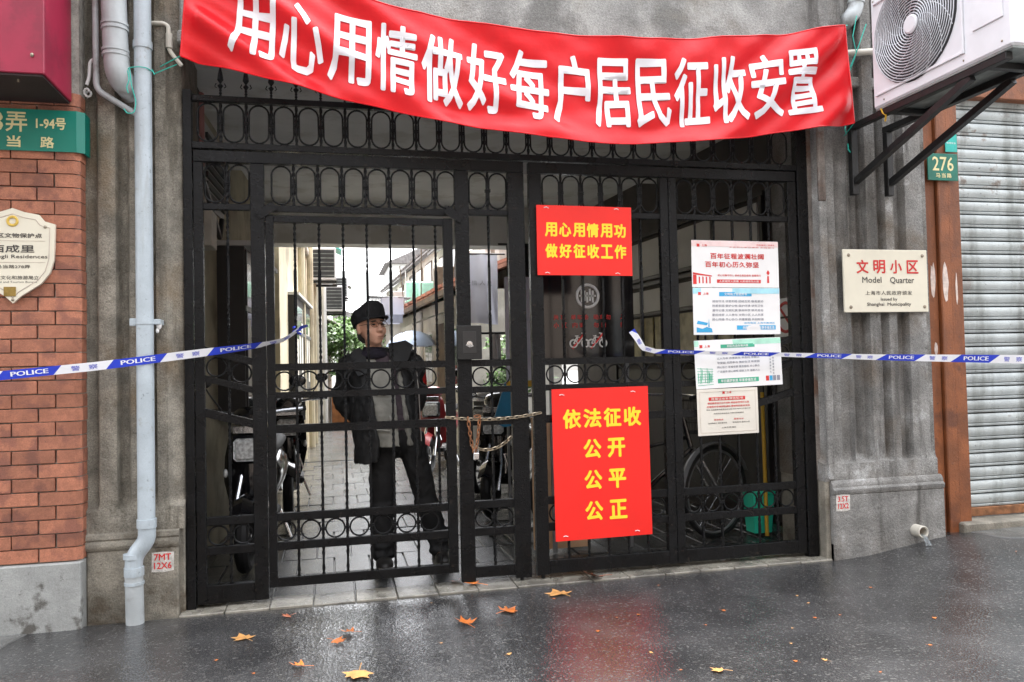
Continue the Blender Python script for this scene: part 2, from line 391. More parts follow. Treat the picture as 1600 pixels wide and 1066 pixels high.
def remesh(mb, name, mat, voxel=.012, smooth=4, fold=0., fq=(14,14,14)):
    me = mb.mesh(name, mat); o = bpy.data.objects.new(name, me); C.objects.link(o)
    r = o.modifiers.new('r', 'REMESH'); r.mode = 'VOXEL'; r.voxel_size = voxel; r.use_smooth_shade = True
    s = o.modifiers.new('s', 'SMOOTH'); s.factor = .5; s.iterations = smooth
    dg = bpy.context.evaluated_depsgraph_get(); dg.update()
    m2 = bpy.data.meshes.new_from_object(o.evaluated_get(dg)); m2.name = name
    bpy.data.objects.remove(o); bpy.data.meshes.remove(me)
    m2.materials.clear(); m2.materials.append(MT[mat])
    if fold:
        nn = [v.normal.copy() for v in m2.vertices]
        for v, n in zip(m2.vertices, nn):
            c = v.co; q = (c.x*fq[0], c.y*fq[1], c.z*fq[2]+1.5*math.sin(c.x*9))
            v.co = c+n*(fold*(noise.noise(q)*1.0+.6*(1-2*abs(noise.noise((q[0]*1.7+5, q[1]*1.7, q[2]*1.7))))-.3))
    for p in m2.polygons: p.use_smooth = True
    return m2
def interp(pts, x):
    """smooth interpolation through (x, y) pairs"""
    if x <= pts[0][0]: return pts[0][1]
    if x >= pts[-1][0]: return pts[-1][1]
    for i in range(len(pts)-1):
        if pts[i][0] <= x <= pts[i+1][0]:
            x0, y0 = pts[i]; x1, y1 = pts[i+1]; h = x1-x0; t = (x-x0)/h
            m0 = (y1-pts[i-1][1])/(x1-pts[i-1][0]) if i > 0 else (y1-y0)/h
            m1 = (pts[i+2][1]-y0)/(pts[i+2][0]-x0) if i+2 < len(pts) else (y1-y0)/h
            return (2*t**3-3*t**2+1)*y0+(t**3-2*t**2+t)*h*m0+(-2*t**3+3*t**2)*y1+(t**3-t**2)*h*m1
def sst(a, b, x):
    t = min(1, max(0, (x-a)/(b-a))); return t*t*(3-2*t)
# ------------------------------------------------------------------ ground
def gz(x, y):
    """pavement height: nearly level, heaped up towards the shop on the right"""
    return .11*sst(2.0, 3.05, x) + .012*max(0, x-3) + .006*noise.noise((x*.8, y*.8, 0))*sst(.0, .6, abs(y+.1))
xs = [-60,-20,-8]+[-5+.25*i for i in range(41)]+[8,20,60]; ys = [-60,-20,-9]+[-6+.25*i for i in range(24)]+[-.13]
mb = MB(); mb.add([(x, y, gz(x, y)) for y in ys for x in xs], [(j*len(xs)+i, j*len(xs)+i+1, (j+1)*len(xs)+i+1, (j+1)*len(xs)+i) for j in range(len(ys)-1) for i in range(len(xs)-1)])
tag(P(mb, 'pavement', 'wet_asphalt', None), kind='structure')
mb = MB().add([(-60,-.13,-.03),(60,-.13,-.03),(60,120,-.03),(-60,120,-.03)], [(0,1,2,3)])
tag(P(mb, 'ground', 'lane', None), kind='structure')
mb = MB().box(2.0,12,-.118,.6,-.2,.1)
tag(P(mb, 'shop_footing', 'wet_asphalt', None), kind='structure')
# lane floor: bed, single slabs near the gate, plain wet paving further off
lane = tag(P(MB().add([(-2.6,-.13,-.012),(2.6,-.13,-.012),(2.6,9.0,-.012),(-2.6,9.0,-.012)], [(0,1,2,3)]), 'lane_bed', 'joint', None), kind='structure')
SW, SD = .232, .44
for j in range(16):
    for i in range(18):
        x0 = -2.05+i*SW+(.5*SW if j % 2 else 0); y0 = -.125+j*SD-(.0 if j else 0)
        m = MB().box(-SW/2+.004, SW/2-.004, -SD/2+.004, SD/2-.004, -.03, 0., .003) if (i == 0 and j == 0) else None
        if m: slab_a = m.mesh('slab', 'slab'); slab_b = m.mesh('slab', 'sill_slab')
        if x0 > 2.1: continue
        if j == 0: continue
        IN(slab_a, 'slab', lane, (x0+SW/2, y0-.22+SD/2, random.uniform(-.003, .003)), (random.uniform(-.006,.006), random.uniform(-.006,.006), 0))
sill = tag(P(MB().add([(-1.93,-.13,-.01),(1.99,-.13,-.01),(1.99,.1,-.01),(-1.93,.1,-.01)], [(0,1,2,3)]), 'gate_sill', 'joint', None), kind='structure')
sm = MB().box(-.113,.113,-.105,.105,-.03,.012,.004).mesh('slab', 'sill_slab')
for i in range(17):
    x0 = -1.93+i*.2305
    IN(sm, 'slab', sill, (x0+.115, -.02, random.uniform(-.004,.002)), (0, random.uniform(-.006,.006), random.uniform(-.012,.012)))
mb = MB().add([(-2.2,6.85,-.004),(2.4,6.85,-.004),(2.2,60,-.004),(-2.0,60,-.004)], [(0,1,2,3)])
tag(P(mb, 'lane_paving', 'lane', None), kind='structure')
# ------------------------------------------------------------------ brick shop on the left
bb = thing('brick_building', 'red brick shop front with grey rendered base left of the gate', 'building', (-2.9,-.05,0))
P(MB().box(-4.6,-2.392,-.132,.6,.0,4.6), 'wall', 'mortar', bb)
P(MB().box(-4.6,-2.385,-.175,.0,-.02,.34,.006), 'plinth', 'render_base', bb)
BW, BH, J = .202, .0712, .0058
bmesh_full = MB().box(-BW/2+J/2, BW/2-J/2, -.02, .06, J/2, BH-J/2, .0025).mesh('brick', 'brick')
bcor = {}
for c in range(34):
    z = .345+c*BH
    if z > 2.72: break
    off = (0, .118, .06, .17)[c % 4 if c % 3 else (c+1) % 4] if False else (.118 if c % 2 else 0.)
    xr = -2.385; wcor = BW*.62 if c % 2 else BW*.62-.0
    wcor = .101+.02 if c % 2 else .202
    if wcor not in bcor:
        b0 = MB()
        b0.prism([(-wcor+J,0.),(-.028,0.),(0,.022),(0,.105),(-wcor+J,.105)], 'z', J/2, BH-J/2)
        bcor[wcor] = b0.mesh('brick', 'brick', smooth=False)
    IN(bcor[wcor], 'brick', bb, (xr+random.uniform(-.002,.002), -.152+random.uniform(-.002,.001), z))
    for k in range(6):
        xc = xr-wcor-BW/2-k*BW
        if xc < -3.5: break
        IN(bmesh_full, 'brick', bb, (xc+random.uniform(-.002,.002), -.132+random.uniform(-.0025,.0015), z+random.uniform(-.001,.001)))
# sign box overhead
aw = thing('shop_sign_box', 'dark crimson sign box jutting out above the brick shop front', 'sign', (-3.2,-.3,2.7))
P(MB().box(-4.4,-2.42,-.56,-.155,2.715,4.2,.004), 'box', 'awning', aw)
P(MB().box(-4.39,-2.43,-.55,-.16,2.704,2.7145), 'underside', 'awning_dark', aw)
for x in (-2.55, -2.85): P(MB().tube([(x,-.5,2.71),(x,-.5,2.69)], .006), 'bolt', 'screw', aw)
P(MB().ell((-2.47,-.565,2.80), (.008,.006,.01)), 'bolt', 'screw', aw)
gs = thing('lane_sign', 'green lane number sign with gold characters wrapped round the brick corner', 'sign', (-2.7,-.16,2.44))
P(MB().prism([(-3.35,-.158),(-2.40,-.158),(-2.37,-.135),(-2.37,-.05),(-2.362,-.05),(-2.362,-.14),(-2.396,-.166),(-3.35,-.166)], 'z', 2.45, 2.665), 'panel', 'green_sign', gs, smooth=False)
mb = MB(); F = flat(0,-.1675,0)
letter(mb, '278', F, -2.95,-2.735,2.545,2.648,.012); letter(mb, '弄', F, -2.725,-2.625,2.545,2.648,.012)
letter(mb, '1-94号', F, -2.585,-2.445,2.563,2.625,.02)
P(mb, 'lettering', 'gold_letter', gs)
for c_, x_ in (('马',-2.90),('当',-2.72),('路',-2.565)):
    mb = MB(); letter(mb, c_, F, x_, x_+.065, 2.466, 2.525, .02); P(mb, 'lettering', 'gold_letter', gs)
# heritage plaque
def shield(s, cx=-2.69, cz=1.905):
    h = [(0,.245),(.055,.225),(.12,.213),(.145,.18),(.195,.165),(.192,.05),(.188,-.02),(.17,-.085),(.13,-.14),(.08,-.175),(.035,-.205),(0,-.24)]
    return [(cx+x*s, cz+z*s) for x, z in h]+[(cx-x*s, cz+z*s) for x, z in h[-2:0:-1]]
hp = thing('heritage_plaque', 'cream shield-shaped heritage plaque screwed to the brick wall', 'plaque', (-2.69,-.16,1.66))
P(MB().prism(shield(1.0), 'y', -.158, -.178), 'panel', 'cream_plaque', hp, smooth=False)
pts = [(x,-.1785,z) for x, z in shield(.88)]
P(MB().tube(pts, .0022, 5, closed=True), 'border', 'paper_line', hp)
P(MB().torus((-2.69,-.179,2.083), .022, .007, n=20, k=6), 'emblem', 'ink_gold', hp)
mb = MB(); F = flat(0,-.1792,0)
letter(mb, '黄浦区文物保护点', F, -2.83,-2.555,1.998,2.022,.02); letter(mb, '西成里', F, -2.79,-2.59,1.922,1.962,.02)
letter(mb, 'Xichengli Residences', F, -2.85,-2.53,1.888,1.912,.012); letter(mb, '马当路278弄', F, -2.765,-2.61,1.842,1.86,.012)
letter(mb, '黄浦区文化和旅游局立', F, -2.82,-2.57,1.785,1.805,.01); letter(mb, 'Cultural and Tourism Bureau', F, -2.80,-2.58,1.768,1.778)
P(mb, 'lettering', 'ink', hp)
mb = MB()
for z in (1.982, 1.872): mb.box(-2.84,-2.54,-.1795,-.178,z,z+.0018)
P(mb, 'rule', 'paper_line', hp)
P(MB().box(-2.73,-2.685+.01,-.183,-.178,1.70,1.748,.001), 'tag', 'brass', hp)
for x, z in ((-2.54,2.055),(-2.84,2.055),(-2.69,1.683)): P(MB().ell((x,-.180,z), (.008,.005,.008)), 'screw', 'screw', hp)
# ------------------------------------------------------------------ gatehouse: pillars, lintel, passage
def fluted(prof, z0, z1, ends):
    """pillar shaft swept from an (x, y) profile; flutes fade out to the flat face at their foot"""
    m = MB(); zs = [z0, z0+ends[0], z0+ends[0]+.012, z0+ends[0]+.03, z0+ends[0]+.06, (z0+z1)/2, z1]; wt = [0,0,.55,.85,1,1,1]
    yf = min(y for x, y in prof); k = len(prof)
    for z, t in zip(zs, wt):
        for i, (x, y) in enumerate(prof): m.v.append((x, y if i in (0, k-1) else yf+(y-yf)*t, z))
    for j in range(len(zs)-1):
        for i in range(k-1): m.f.append((j*k+i, j*k+i+1, (j+1)*k+i+1, (j+1)*k+i))
    return m
pl = thing('gate_pillar', 'weathered brown-grey fluted pillar behind the grey downpipe', 'pillar', (-2.15,0,0))
prof = [(-2.395,.3),(-2.395,-.03),(-2.335,-.034),(-2.33,-.062),(-2.315,-.075),(-2.235,-.075),(-2.225,-.05),(-2.21,-.038),(-2.19,-.036),(-2.18,-.055),(-2.165,-.07),(-2.10,-.07),(-2.085,-.036),(-2.05,-.036),(-2.04,-.062),(-1.985,-.066),(-1.965,-.05),(-1.955,-.02),(-1.915,-.012),(-1.905,.0),(-1.905,.5)]
prof = [(x, y if y > -.001 else -.075+(y+.075)*1.9) if -2.39 < x < -1.96 else (x, y) for x, y in prof]
sh = fluted(prof, .46, 4.4, (.12, 0)); P(sh, 'shaft', 'stone', pl, angle=60)
P(MB().prism([(-.02,.37),(-.088,.37),(-.098,.385),(-.098,.405),(-.088,.42),(-.094,.43),(-.09,.452),(-.076,.461),(-.02,.461)], 'x', -2.392, -1.93), 'moulding', 'plinth', pl)
P(MB().box(-2.385,-1.935,-.084,.3,-.02,.372,.008), 'plinth', 'plinth', pl)
P(MB().box(-1.94,-1.908,-.045,.3,-.02,.47,.006), 'jamb_base', 'plinth', pl)
pr_ = thing('gate_pillar', 'streaked grey fluted pillar under the air conditioner bracket', 'pillar', (2.4,0,0))
prof = [(1.965,.42),(1.965,-.0),(1.985,-.02),(2.0,-.085),(2.02,-.10),(2.105,-.10),(2.115,-.085),(2.13,-.08),(2.19,-.082),(2.2,-.10),(2.212,-.085),(2.225,-.06),(2.27,-.055),(2.29,-.075),(2.31,-.062),(2.33,-.062),(2.345,-.10),(2.415,-.105),(2.43,-.08),(2.455,-.066),(2.475,-.066),(2.49,-.10),(2.545,-.104),(2.56,-.072),(2.625,-.07),(2.645,-.10),(2.77,-.104),(2.79,-.09),(2.815,-.085),(2.815,.3)]
prof = [(x, -.105+(y+.105)*1.75) if 2.01 < x < 2.81 else (x, y) for x, y in prof]
P(fluted(prof, .50, 4.4, (.11, 0)), 'shaft', 'stone_right', pr_, angle=60)
P(MB().prism([(-.02,.417),(-.134,.417),(-.141,.432),(-.141,.448),(-.126,.462),(-.127,.478),(-.115,.50),(-.104,.506),(-.02,.506)], 'x', 2.0, 2.835), 'moulding', 'stone_right', pr_)
P(MB().box(2.0,2.84,-.134,.3,-.05,.418,.01), 'plinth', 'stone_right', pr_)
P(MB().box(1.967,2.002,-.10,.42,-.05,.51,.008), 'jamb_base', 'plinth', pr_)
P(MB().box(1.958,1.99,-.03,-.012,.5,3.15,.004), 'jamb_edge', 'rusty_jamb', pr_)
P(MB().box(1.982,2.035,-.118,-.095,2.32,3.1,.006), 'jamb_edge', 'rusty_jamb', pr_)
P(MB().box(1.982,2.035,-.118,-.095,.51,2.318,.006), 'jamb_edge', 'stone_right', pr_)
gh = thing('gatehouse', 'grey rendered gatehouse wall and covered passage over the lane', 'building', (0,.2,3.1))
P(MB().box(-1.915,3.4,-.03,.35,3.17,5.2,.01), 'lintel', 'lintel', gh)
P(MB().box(-1.92,2.82,-.075,.0,3.10,3.172,.01), 'moulding', 'lintel', gh)
P(MB().box(-2.4,2.6,.352,4.7,3.16,3.4), 'ceiling', 'ceiling_paint', gh)
P(MB().box(-2.4,2.6,4.42,4.72,2.70,3.158,.005), 'beam', 'ceiling_paint', gh)
P(MB().box(-2.4,2.6,2.3,2.5,3.03,3.158,.005), 'beam', 'ceiling_paint', gh)
def lw(y): return -2.05+.047*y
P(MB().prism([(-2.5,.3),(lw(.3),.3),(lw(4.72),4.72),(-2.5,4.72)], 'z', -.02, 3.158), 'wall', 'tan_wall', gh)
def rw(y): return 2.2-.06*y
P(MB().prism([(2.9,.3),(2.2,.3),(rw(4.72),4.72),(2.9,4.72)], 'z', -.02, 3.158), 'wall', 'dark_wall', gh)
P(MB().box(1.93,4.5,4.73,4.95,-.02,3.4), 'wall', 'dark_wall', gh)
P(MB().box(-6,5.5,.42,4.9,3.42,6.4), 'upper_storey', 'lintel', gh)
P(MB().box(-4.6,-1.95,.61,.9,0,5.0), 'back_wall', 'dark_wall', gh)
# passage side office: pale boards, dark gaps, yellowish panes (all on the right-hand passage wall)
of = thing('gate_office', 'dark office front with pale panels and a yellowish window inside the passage', 'booth', (1.95,2.2,0))
def on_r(y0, y1, z0, z1, t=.02, b=.003):
    m = MB(); m.prism([(rw(y0)-t,y0),(rw(y1)-t,y1),(rw(y1)-.002,y1),(rw(y0)-.002,y0)], 'z', z0, z1); return m
for y0, y1 in ((.9,1.55),(1.6,2.25),(2.3,2.95),(3.0,3.6)): P(on_r(y0,y1,2.16,2.52), 'upper_panel', 'pale_panel', of)
for y0, y1 in ((1.6,2.25),(2.3,2.95),(3.0,3.6)): P(on_r(y0,y1,1.80,2.02), 'lower_panel', 'pale_panel', of)
for y0, y1 in ((1.3,1.72),(1.76,2.2),(2.24,2.7),(2.74,3.2)): P(on_r(y0,y1,1.32,1.74,.012), 'pane', 'window_warm', of)
for z in (1.28, 1.76, 2.06, 2.12, 2.56): P(on_r(.8,3.7,z,z+.035,.035), 'frame_rail', 'dark_panel', of)
for y in (.84,1.55,2.26,2.97,3.64): P(on_r(y-.02,y+.02,.0,2.6,.03), 'frame_post', 'dark_panel', of)
for y0, y1 in ((.9,1.52),(1.58,2.23),(2.29,2.94),(3.0,3.6)): P(on_r(y0,y1,.12,1.22,.016), 'lower_board', 'dark_panel', of)
# left wall: notice boards
def on_l(y0, y1, z0, z1, t0, t1):
    m = MB(); m.prism([(lw(y0)+t0,y0),(lw(y1)+t0,y1),(lw(y1)+t1,y1),(lw(y0)+t1,y0)], 'z', z0, z1); return m
for (y0, y1, lab) in ((1.75,3.55,'black framed glass notice board on tan wall beside the parked scooter'), (5.9,8.4,'black framed glass notice board further along the lane wall by the downpipe')):
    nb = thing('notice_board', lab, 'notice board', (lw(y0),y0,.9))
    DP = .2 if y0 < 4 else .21
    P(on_l(y0,y1,.92,2.26,.0,DP), 'cabinet', 'dark_panel', nb)
    P(on_l(y0-.03,y1+.03,2.262,2.30,.0,DP+.05), 'hood', 'pale_panel', nb)
    for k in range(2):
        a = y0+.06+k*(y1-y0-.06)/2; b_ = a+(y1-y0)/2-.1
        pn = P(on_l(a,b_,1.0,2.14,DP+.002,DP+.005), 'pane', 'glass_dark', nb)
        for q in range(3): P(on_l(a+.05+q*(b_-a)/3.2,a+(q+.8)*(b_-a)/3.2,1.1+.2*(q % 2),1.7+.12*(q % 3),DP+.0055,DP+.0075), 'notice_sheet', 'paper_cream', pn)
        P(on_l(a-.02,a,.96,2.24,DP,DP+.015), 'frame', 'dark_panel', nb)
    P(on_l(y0,y1,1.76,1.80,DP+.0056,DP+.016), 'frame', 'grey_paint', nb)
mb = MB().tube([(lw(.9)-.1,.9,2.62),(lw(.9)+.03,.9,2.63),(lw(.9)+.05,.9,2.67),(lw(.9)+.05,.9,3.15)], .035); T(mb, 'wall_pipe', 'pink_pipe', 'faded pink pipe running up the passage wall behind the transom', 'pipe')
ut = thing('wall_grille', 'dark slatted vent grille high on the passage wall behind the spear points', 'vent', (lw(1.6),1.6,2.55))
for k in range(7): P(on_l(1.3,2.0,2.55+k*.07,2.59+k*.07,.0,.03), 'slat', 'dark_panel', ut)
P(on_l(1.28,2.02,2.5,3.08,.0,.012), 'backing', 'pale_panel', ut)
mb = MB().tube([(lw(.5)+.03,.55,2.6),(lw(1)+.06,1.0,2.58),(lw(1.6)+.05,1.6,2.3),(lw(1.7)+.05,1.7,2.45)], .02)
T(mb, 'cable_bundle', 'dark_panel', 'sagging bundle of dark cables on the tan passage wall', 'cable')
mb = MB().box(lw(1.1)+.0,lw(1.1)+.1,1.0,1.25,2.15,2.4,.005)
T(mb, 'meter_box', 'conduit', 'small cream meter box up on the tan passage wall', 'box')
# ------------------------------------------------------------------ right-hand shop: wooden post, rolling shutter, wall above
sp = thing('shop_building', 'shop on the right with orange-brown wooden post and header board', 'building', (3.1,0,.1))
for x0, x1, y0 in ((2.84,2.93,-.04),(2.934,3.02,-.065),(3.024,3.125,-.05)): P(MB().box(x0,x1,y0,.14,.02,3.4,.006), 'post_board', 'orange_wood', sp)
P(MB().box(3.128,5.5,-.03,.14,3.1,3.4,.006), 'header_board', 'orange_wood', sp)
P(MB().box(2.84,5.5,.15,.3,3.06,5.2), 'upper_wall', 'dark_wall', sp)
P(MB().box(3.0,5.5,-.12,.28,.04,.165,.01), 'door_sill', 'plinth', sp)
for (x,z,w_,h_) in ((2.87,1.69,.045,.26),(2.945,1.66,.05,.30),(3.06,1.64,.02,.25),(2.88,1.3,.03,.09)):
    poly = [(x+w_*(.5+.5*math.cos(a))*random.uniform(.75,1), z+h_*(.5+.5*math.sin(a))*random.uniform(.8,1)) for a in [k*2*PI/11 for k in range(11)]]
    yy = -.0415 if x < 2.93 else (-.0665 if x < 3.02 else -.0515)
    P(MB().prism(poly,'y',yy,yy+.002), 'paper_scrap', 'paper_scrap', sp, smooth=False)
st = thing('rolling_shutter', 'closed pale grey rolling shutter with rusty bottom rail beside the wooden post', 'shutter', (3.6,.05,.17))
sl = MB(); n_ = 8; SP = .0935
prof = [(.012,0.),(-.012,.003),(-.015,.015),(-.012,.0185),(.012,.0195),(.012,.0235),(-.012,.0245),(-.018,.04),(-.021,.055),(-.02,.07),(-.014,.0845),(.012,.088),(.016,.088),(.016,0)]
sl.prism(prof, 'x', 0, 2.2); slat = sl.mesh('slat', 'shutter', angle=50)
for k in range(32): IN(slat, 'slat', st, (3.13, .06+random.uniform(-.0015,.0015), .235+k*SP), (random.uniform(-.02,.02),0,random.uniform(-.0008,.0008)))
P(MB().box(3.13,5.3,.085,.10,.2,3.15), 'backing', 'dark_panel', st)
P(MB().box(3.13,5.3,.035,.075,.172,.233,.004), 'bottom_rail', 'rust', st)
P(MB().box(3.127,3.16,.02,.034,.17,3.1,.002), 'guide_channel', 'shutter', st)
n6 = thing('house_number_plate', 'dark green plate with gold number 276 on the wooden post', 'sign', (2.96,-.09,2.49))
P(MB().box(2.845,3.085,-.085,-.075,2.49,2.675,.002), 'plate', 'green_plate', n6)
mb = MB(); F = flat(0,-.0862,0); letter(mb,'276',F,2.88,3.05,2.555,2.652,.012); letter(mb,'马当路',F,2.905,3.03,2.508,2.54,.02,1.3); P(mb,'lettering','gold_letter',n6)
tl = thing('teal_label', 'small bright teal label just above the number 276 plate', 'sign', (3.04,-.08,2.69))
P(MB().box(2.995,3.09,-.08,-.075,2.69,2.815,.001), 'plate', 'teal_label', tl)
mb = MB(); letter(mb,'电梯安全',flat(0,-.081,0),3.005,3.08,2.745,2.757); P(mb,'lettering','paper_white',tl)

for poly in ([(-4.5,-.18),(-2.62,-.178),(-2.72,-.62),(-3.0,-1.1),(-4.5,-1.9)], [(3.02,-.122),(6,-.122),(6,-.7),(3.4,-.52),(3.08,-.34)]):
    mb = MB(); pts = []; n = len(poly)
    for (a, b_), (c_, d_) in zip(poly, poly[1:]+poly[:1]):
        for k in range(8): t = k/8; x, y = a+(c_-a)*t, b_+(d_-b_)*t; pts.append((x+.02*noise.noise((x*5,y*5,1)), min(y+.02*noise.noise((x*5,y*5,2)), -.121)))
    cx = sum(p[0] for p in pts)/len(pts); cy = sum(p[1] for p in pts)/len(pts)
    rings = [[(cx+(x-cx)*t, cy+(y-cy)*t, gz(cx+(x-cx)*t, cy+(y-cy)*t)+(-.008 if t == 1. else .006)) for x, y in pts] for t in (1., .985, .8, .6, .4, .2, .02)]
    mb.loft(rings, cap=False); tag(P(mb, 'concrete_apron', 'wet_concrete', None), kind='structure')
# ------------------------------------------------------------------ the iron gate
def twisted(h, w_=.013, seg=26, name='bar'):
    m = MB(); rings = []
    for i in range(seg+1):
        t = i/seg; z = h*t; a = 0
        a = (t if t < .34 else .34 if t < .66 else t-.32)*h*46
        rings.append([(w_*.7071*math.cos(a+k*PI/2), w_*.7071*math.sin(a+k*PI/2), z) for k in range(4)])
    m.loft(rings); return m.mesh(name, 'iron', angle=50)
_bars = {}
def bar(parent, x, z0, z1, w_=.013):
    k = (round(z1-z0, 2), w_)
    if k not in _bars: _bars[k] = twisted(k[0], w_)
    IN(_bars[k], 'bar', parent, (x, 0, z0), scale=(1,1,(z1-z0)/k[0]))
ring_m = MB().torus((0,0,0), .052, .0052, n=26, k=7).mesh('ring', 'iron')
col_m = MB().box(-.013,.013,-.011,.011,-.0085,-.0015,.001).box(-.013,.013,-.011,.011,.0015,.0085,.001).mesh('collar', 'iron')
def oval_mesh(wd, h):
    m = MB(); r = wd/2; pts = [(r*math.cos(a), 0, h/2-r+r*math.sin(a)) for a in [PI*k/10 for k in range(11)]]+[(r*math.cos(a), 0, -h/2+r+r*math.sin(a)) for a in [PI+PI*k/10 for k in range(11)]]
    m.tube(pts, .0055, 7, closed=True); return m.mesh('oval', 'iron')
def rail(parent, x0, x1, z0, z1, y0=-.016, y1=.016, name='rail'):
    return P(MB().box(x0, x1, y0, y1, z0, z1, .0025), name, 'iron', parent)
def arc_rail(parent, x0, x1, fz, zc, hh):
    m = MB(); n = 8; ring = []
    for i in range(n+1):
        x = x0+(x1-x0)*i/n; z = zc+fz(x); ring.append([(x,-.016,z-hh),(x,.016,z-hh),(x,.016,z+hh),(x,-.016,z+hh)])
    m.loft(ring); return P(m, 'rail', 'iron', parent)
def studs(parent, xs_, z, fz):
    for x in xs_: P(MB().lathe([(.008,0),(.007,.004),(.004,.006),(.0045,.010),(0,.014)], (x,0,z+fz(x)), n=8), 'stud', 'iron', parent)
zero = lambda x: 0.
def ring_row(parent, xs_, zc, fz=zero, barx=()):
    for x in xs_: IN(ring_m, 'ring', parent, (x,0,zc+fz(x)), (0,random.uniform(-.05,.05),0))
    for a, b_ in zip(xs_[:-1], xs_[1:]): IN(col_m, 'collar', parent, ((a+b_)/2,0,zc+fz((a+b_)/2)), scale=(min(1.4,(b_-a-.09)/.026),1,1))
def field(parent, xs_, fz=zero, top=2.195, bot=.13, x0=None, x1=None, double=True):
    """middle and lower ring bands, rails and bars of one gate panel; xs_ = ring centres"""
    bx = [(a+b_)/2 for a, b_ in zip(xs_[:-1], xs_[1:])]
    for zc, hh in ((1.312,.020),(1.155,.018),(.966,.023)): arc_rail(parent, x0, x1, fz, zc, hh)
    for z0, z1 in ((.452,.498),(.292,.338)): rail(parent, x0, x1, z0, z1)
    ring_row(parent, xs_, 1.2335, fz); ring_row(parent, xs_, .395)
    for x in bx:
        f = fz(x); bar(parent, x, 1.332+f, top); bar(parent, x, 1.17+f, 1.295+f); bar(parent, x, .986+f, 1.14+f); bar(parent, x, .498, .945+f); bar(parent, x, .336, .455); bar(parent, x, bot, .293)
    studs(parent, bx, 1.331, fz)
    return bx
def ovals(parent, xs_, z0, z1, wd, bars=True):
    me = oval_mesh(wd, z1-z0-.016)
    for x in xs_: IN(me, 'oval', parent, (x,0,(z0+z1)/2), (0,random.uniform(-.012,.012),0))
    for a, b_ in zip(xs_[:-1], xs_[1:]):
        x = (a+b_)/2
        if bars: bar(parent, x, z0, z1)
        IN(col_m, 'collar', parent, (x,0,(z0+z1)/2), scale=(1.3,1,1))
gf = thing('iron_gateway', 'fixed black iron gate frame with oval transom row and spear points', 'gate', (0,0,0))
for x0, x1 in ((-1.903,-1.857),(1.882,1.957)): rail(gf, x0, x1, 0., 2.86, -.03, .03, 'post')
rail(gf, -1.857, 1.882, 2.535, 2.572, -.024, .024); rail(gf, -1.857, 1.882, 2.803, 2.836, -.02, .02)
ox = [-1.775+.1365*k for k in range(27)]; ovals(gf, ox, 2.572, 2.803, .108)
spear = MB().lathe([(.005,0),(.009,.006),(.005,.012),(.009,.02),(.005,.028),(.008,.034),(.006,.045),(.016,.062),(.004,.075),(.017,.095),(.012,.13),(.0,.185)], n=8)
spear.tube([(-.022,0,.075),(-.03,0,.058),(-.02,0,.05)], .003, 5).tube([(.022,0,.075),(.03,0,.058),(.02,0,.05)], .003, 5)
spear_m = spear.mesh('spear_point', 'iron')
for a, b_ in zip(ox[:-1], ox[1:]): IN(spear_m, 'spear_point', gf, ((a+b_)/2,0,2.836))
def wob(lo, s): return lambda x: s*max(0., (x-lo))
# left leaf: narrow outer panel, doorway for the wicket, narrow inner panel
la = thing('gate_leaf', 'black iron gate leaf that frames the wicket door', 'gate', (-.9,0,.03))
for x0, x1 in ((-1.852,-1.803),(-1.553,-1.478),(-.395,-.312),(-.072,.028)): rail(la, x0, x1, .03, 2.46, -.022, .022, 'stile')
rail(la, -1.852, .028, 2.462, 2.527, -.022, .022); 
rail(la, -1.803, -1.553, 2.196, 2.231); rail(la, -1.478, -.395, 2.19, 2.228); rail(la, -.312, -.072, 2.196, 2.231)
rail(la, -1.803, -1.553, .03, .128, -.02, .02); rail(la, -.312, -.072, .05, .115, -.02, .02)
fl = lambda x: .28*max(0., -1.535-x)+.03
field(la, [-1.742,-1.612], fl, x0=-1.803, x1=-1.553, bot=.128); ovals(la, [-1.742,-1.612], 2.231, 2.462, .106)
field(la, [-.252,-.131], zero, x0=-.312, x1=-.072, bot=.115); ovals(la, [-.252,-.131], 2.231, 2.462, .106)
ovals(la, [-1.385+.1345*k for k in range(8)], 2.228, 2.462, .106)
P(MB().obox((-1.515,-.026,2.165),(-1.42,-.026,2.225), .008, .05, (0,0,1)), 'gusset', 'iron', la)
P(MB().obox((-.355,-.026,2.165),(-.45,-.026,2.225), .008, .05, (0,0,1)), 'gusset', 'iron', la)
for x in (-.03,): P(MB().tube([(x,0,.03),(x,0,.0)], .011), 'drop_bolt', 'iron', la)
# wicket door
wd = thing('wicket_door', 'narrow barred wicket door in front of the standing man', 'gate', (-.95,0,.09))
for x0, x1 in ((-1.474,-1.43),(-.468,-.412)): rail(wd, x0, x1, .09, 2.172, -.02, .02, 'stile')
rail(wd, -1.43, -.468, 2.13, 2.17, -.02, .02); rail(wd, -1.43, -.468, .09, .142, -.02, .02)
wx = [-1.383+.1345*k for k in range(7)]
field(wd, wx, zero, top=2.131, bot=.14, x0=-1.43, x1=-.468)
bar(wd, -.513, 1.332, 2.131); bar(wd, -.513, .498, .945); bar(wd, -.513, .14, .293)
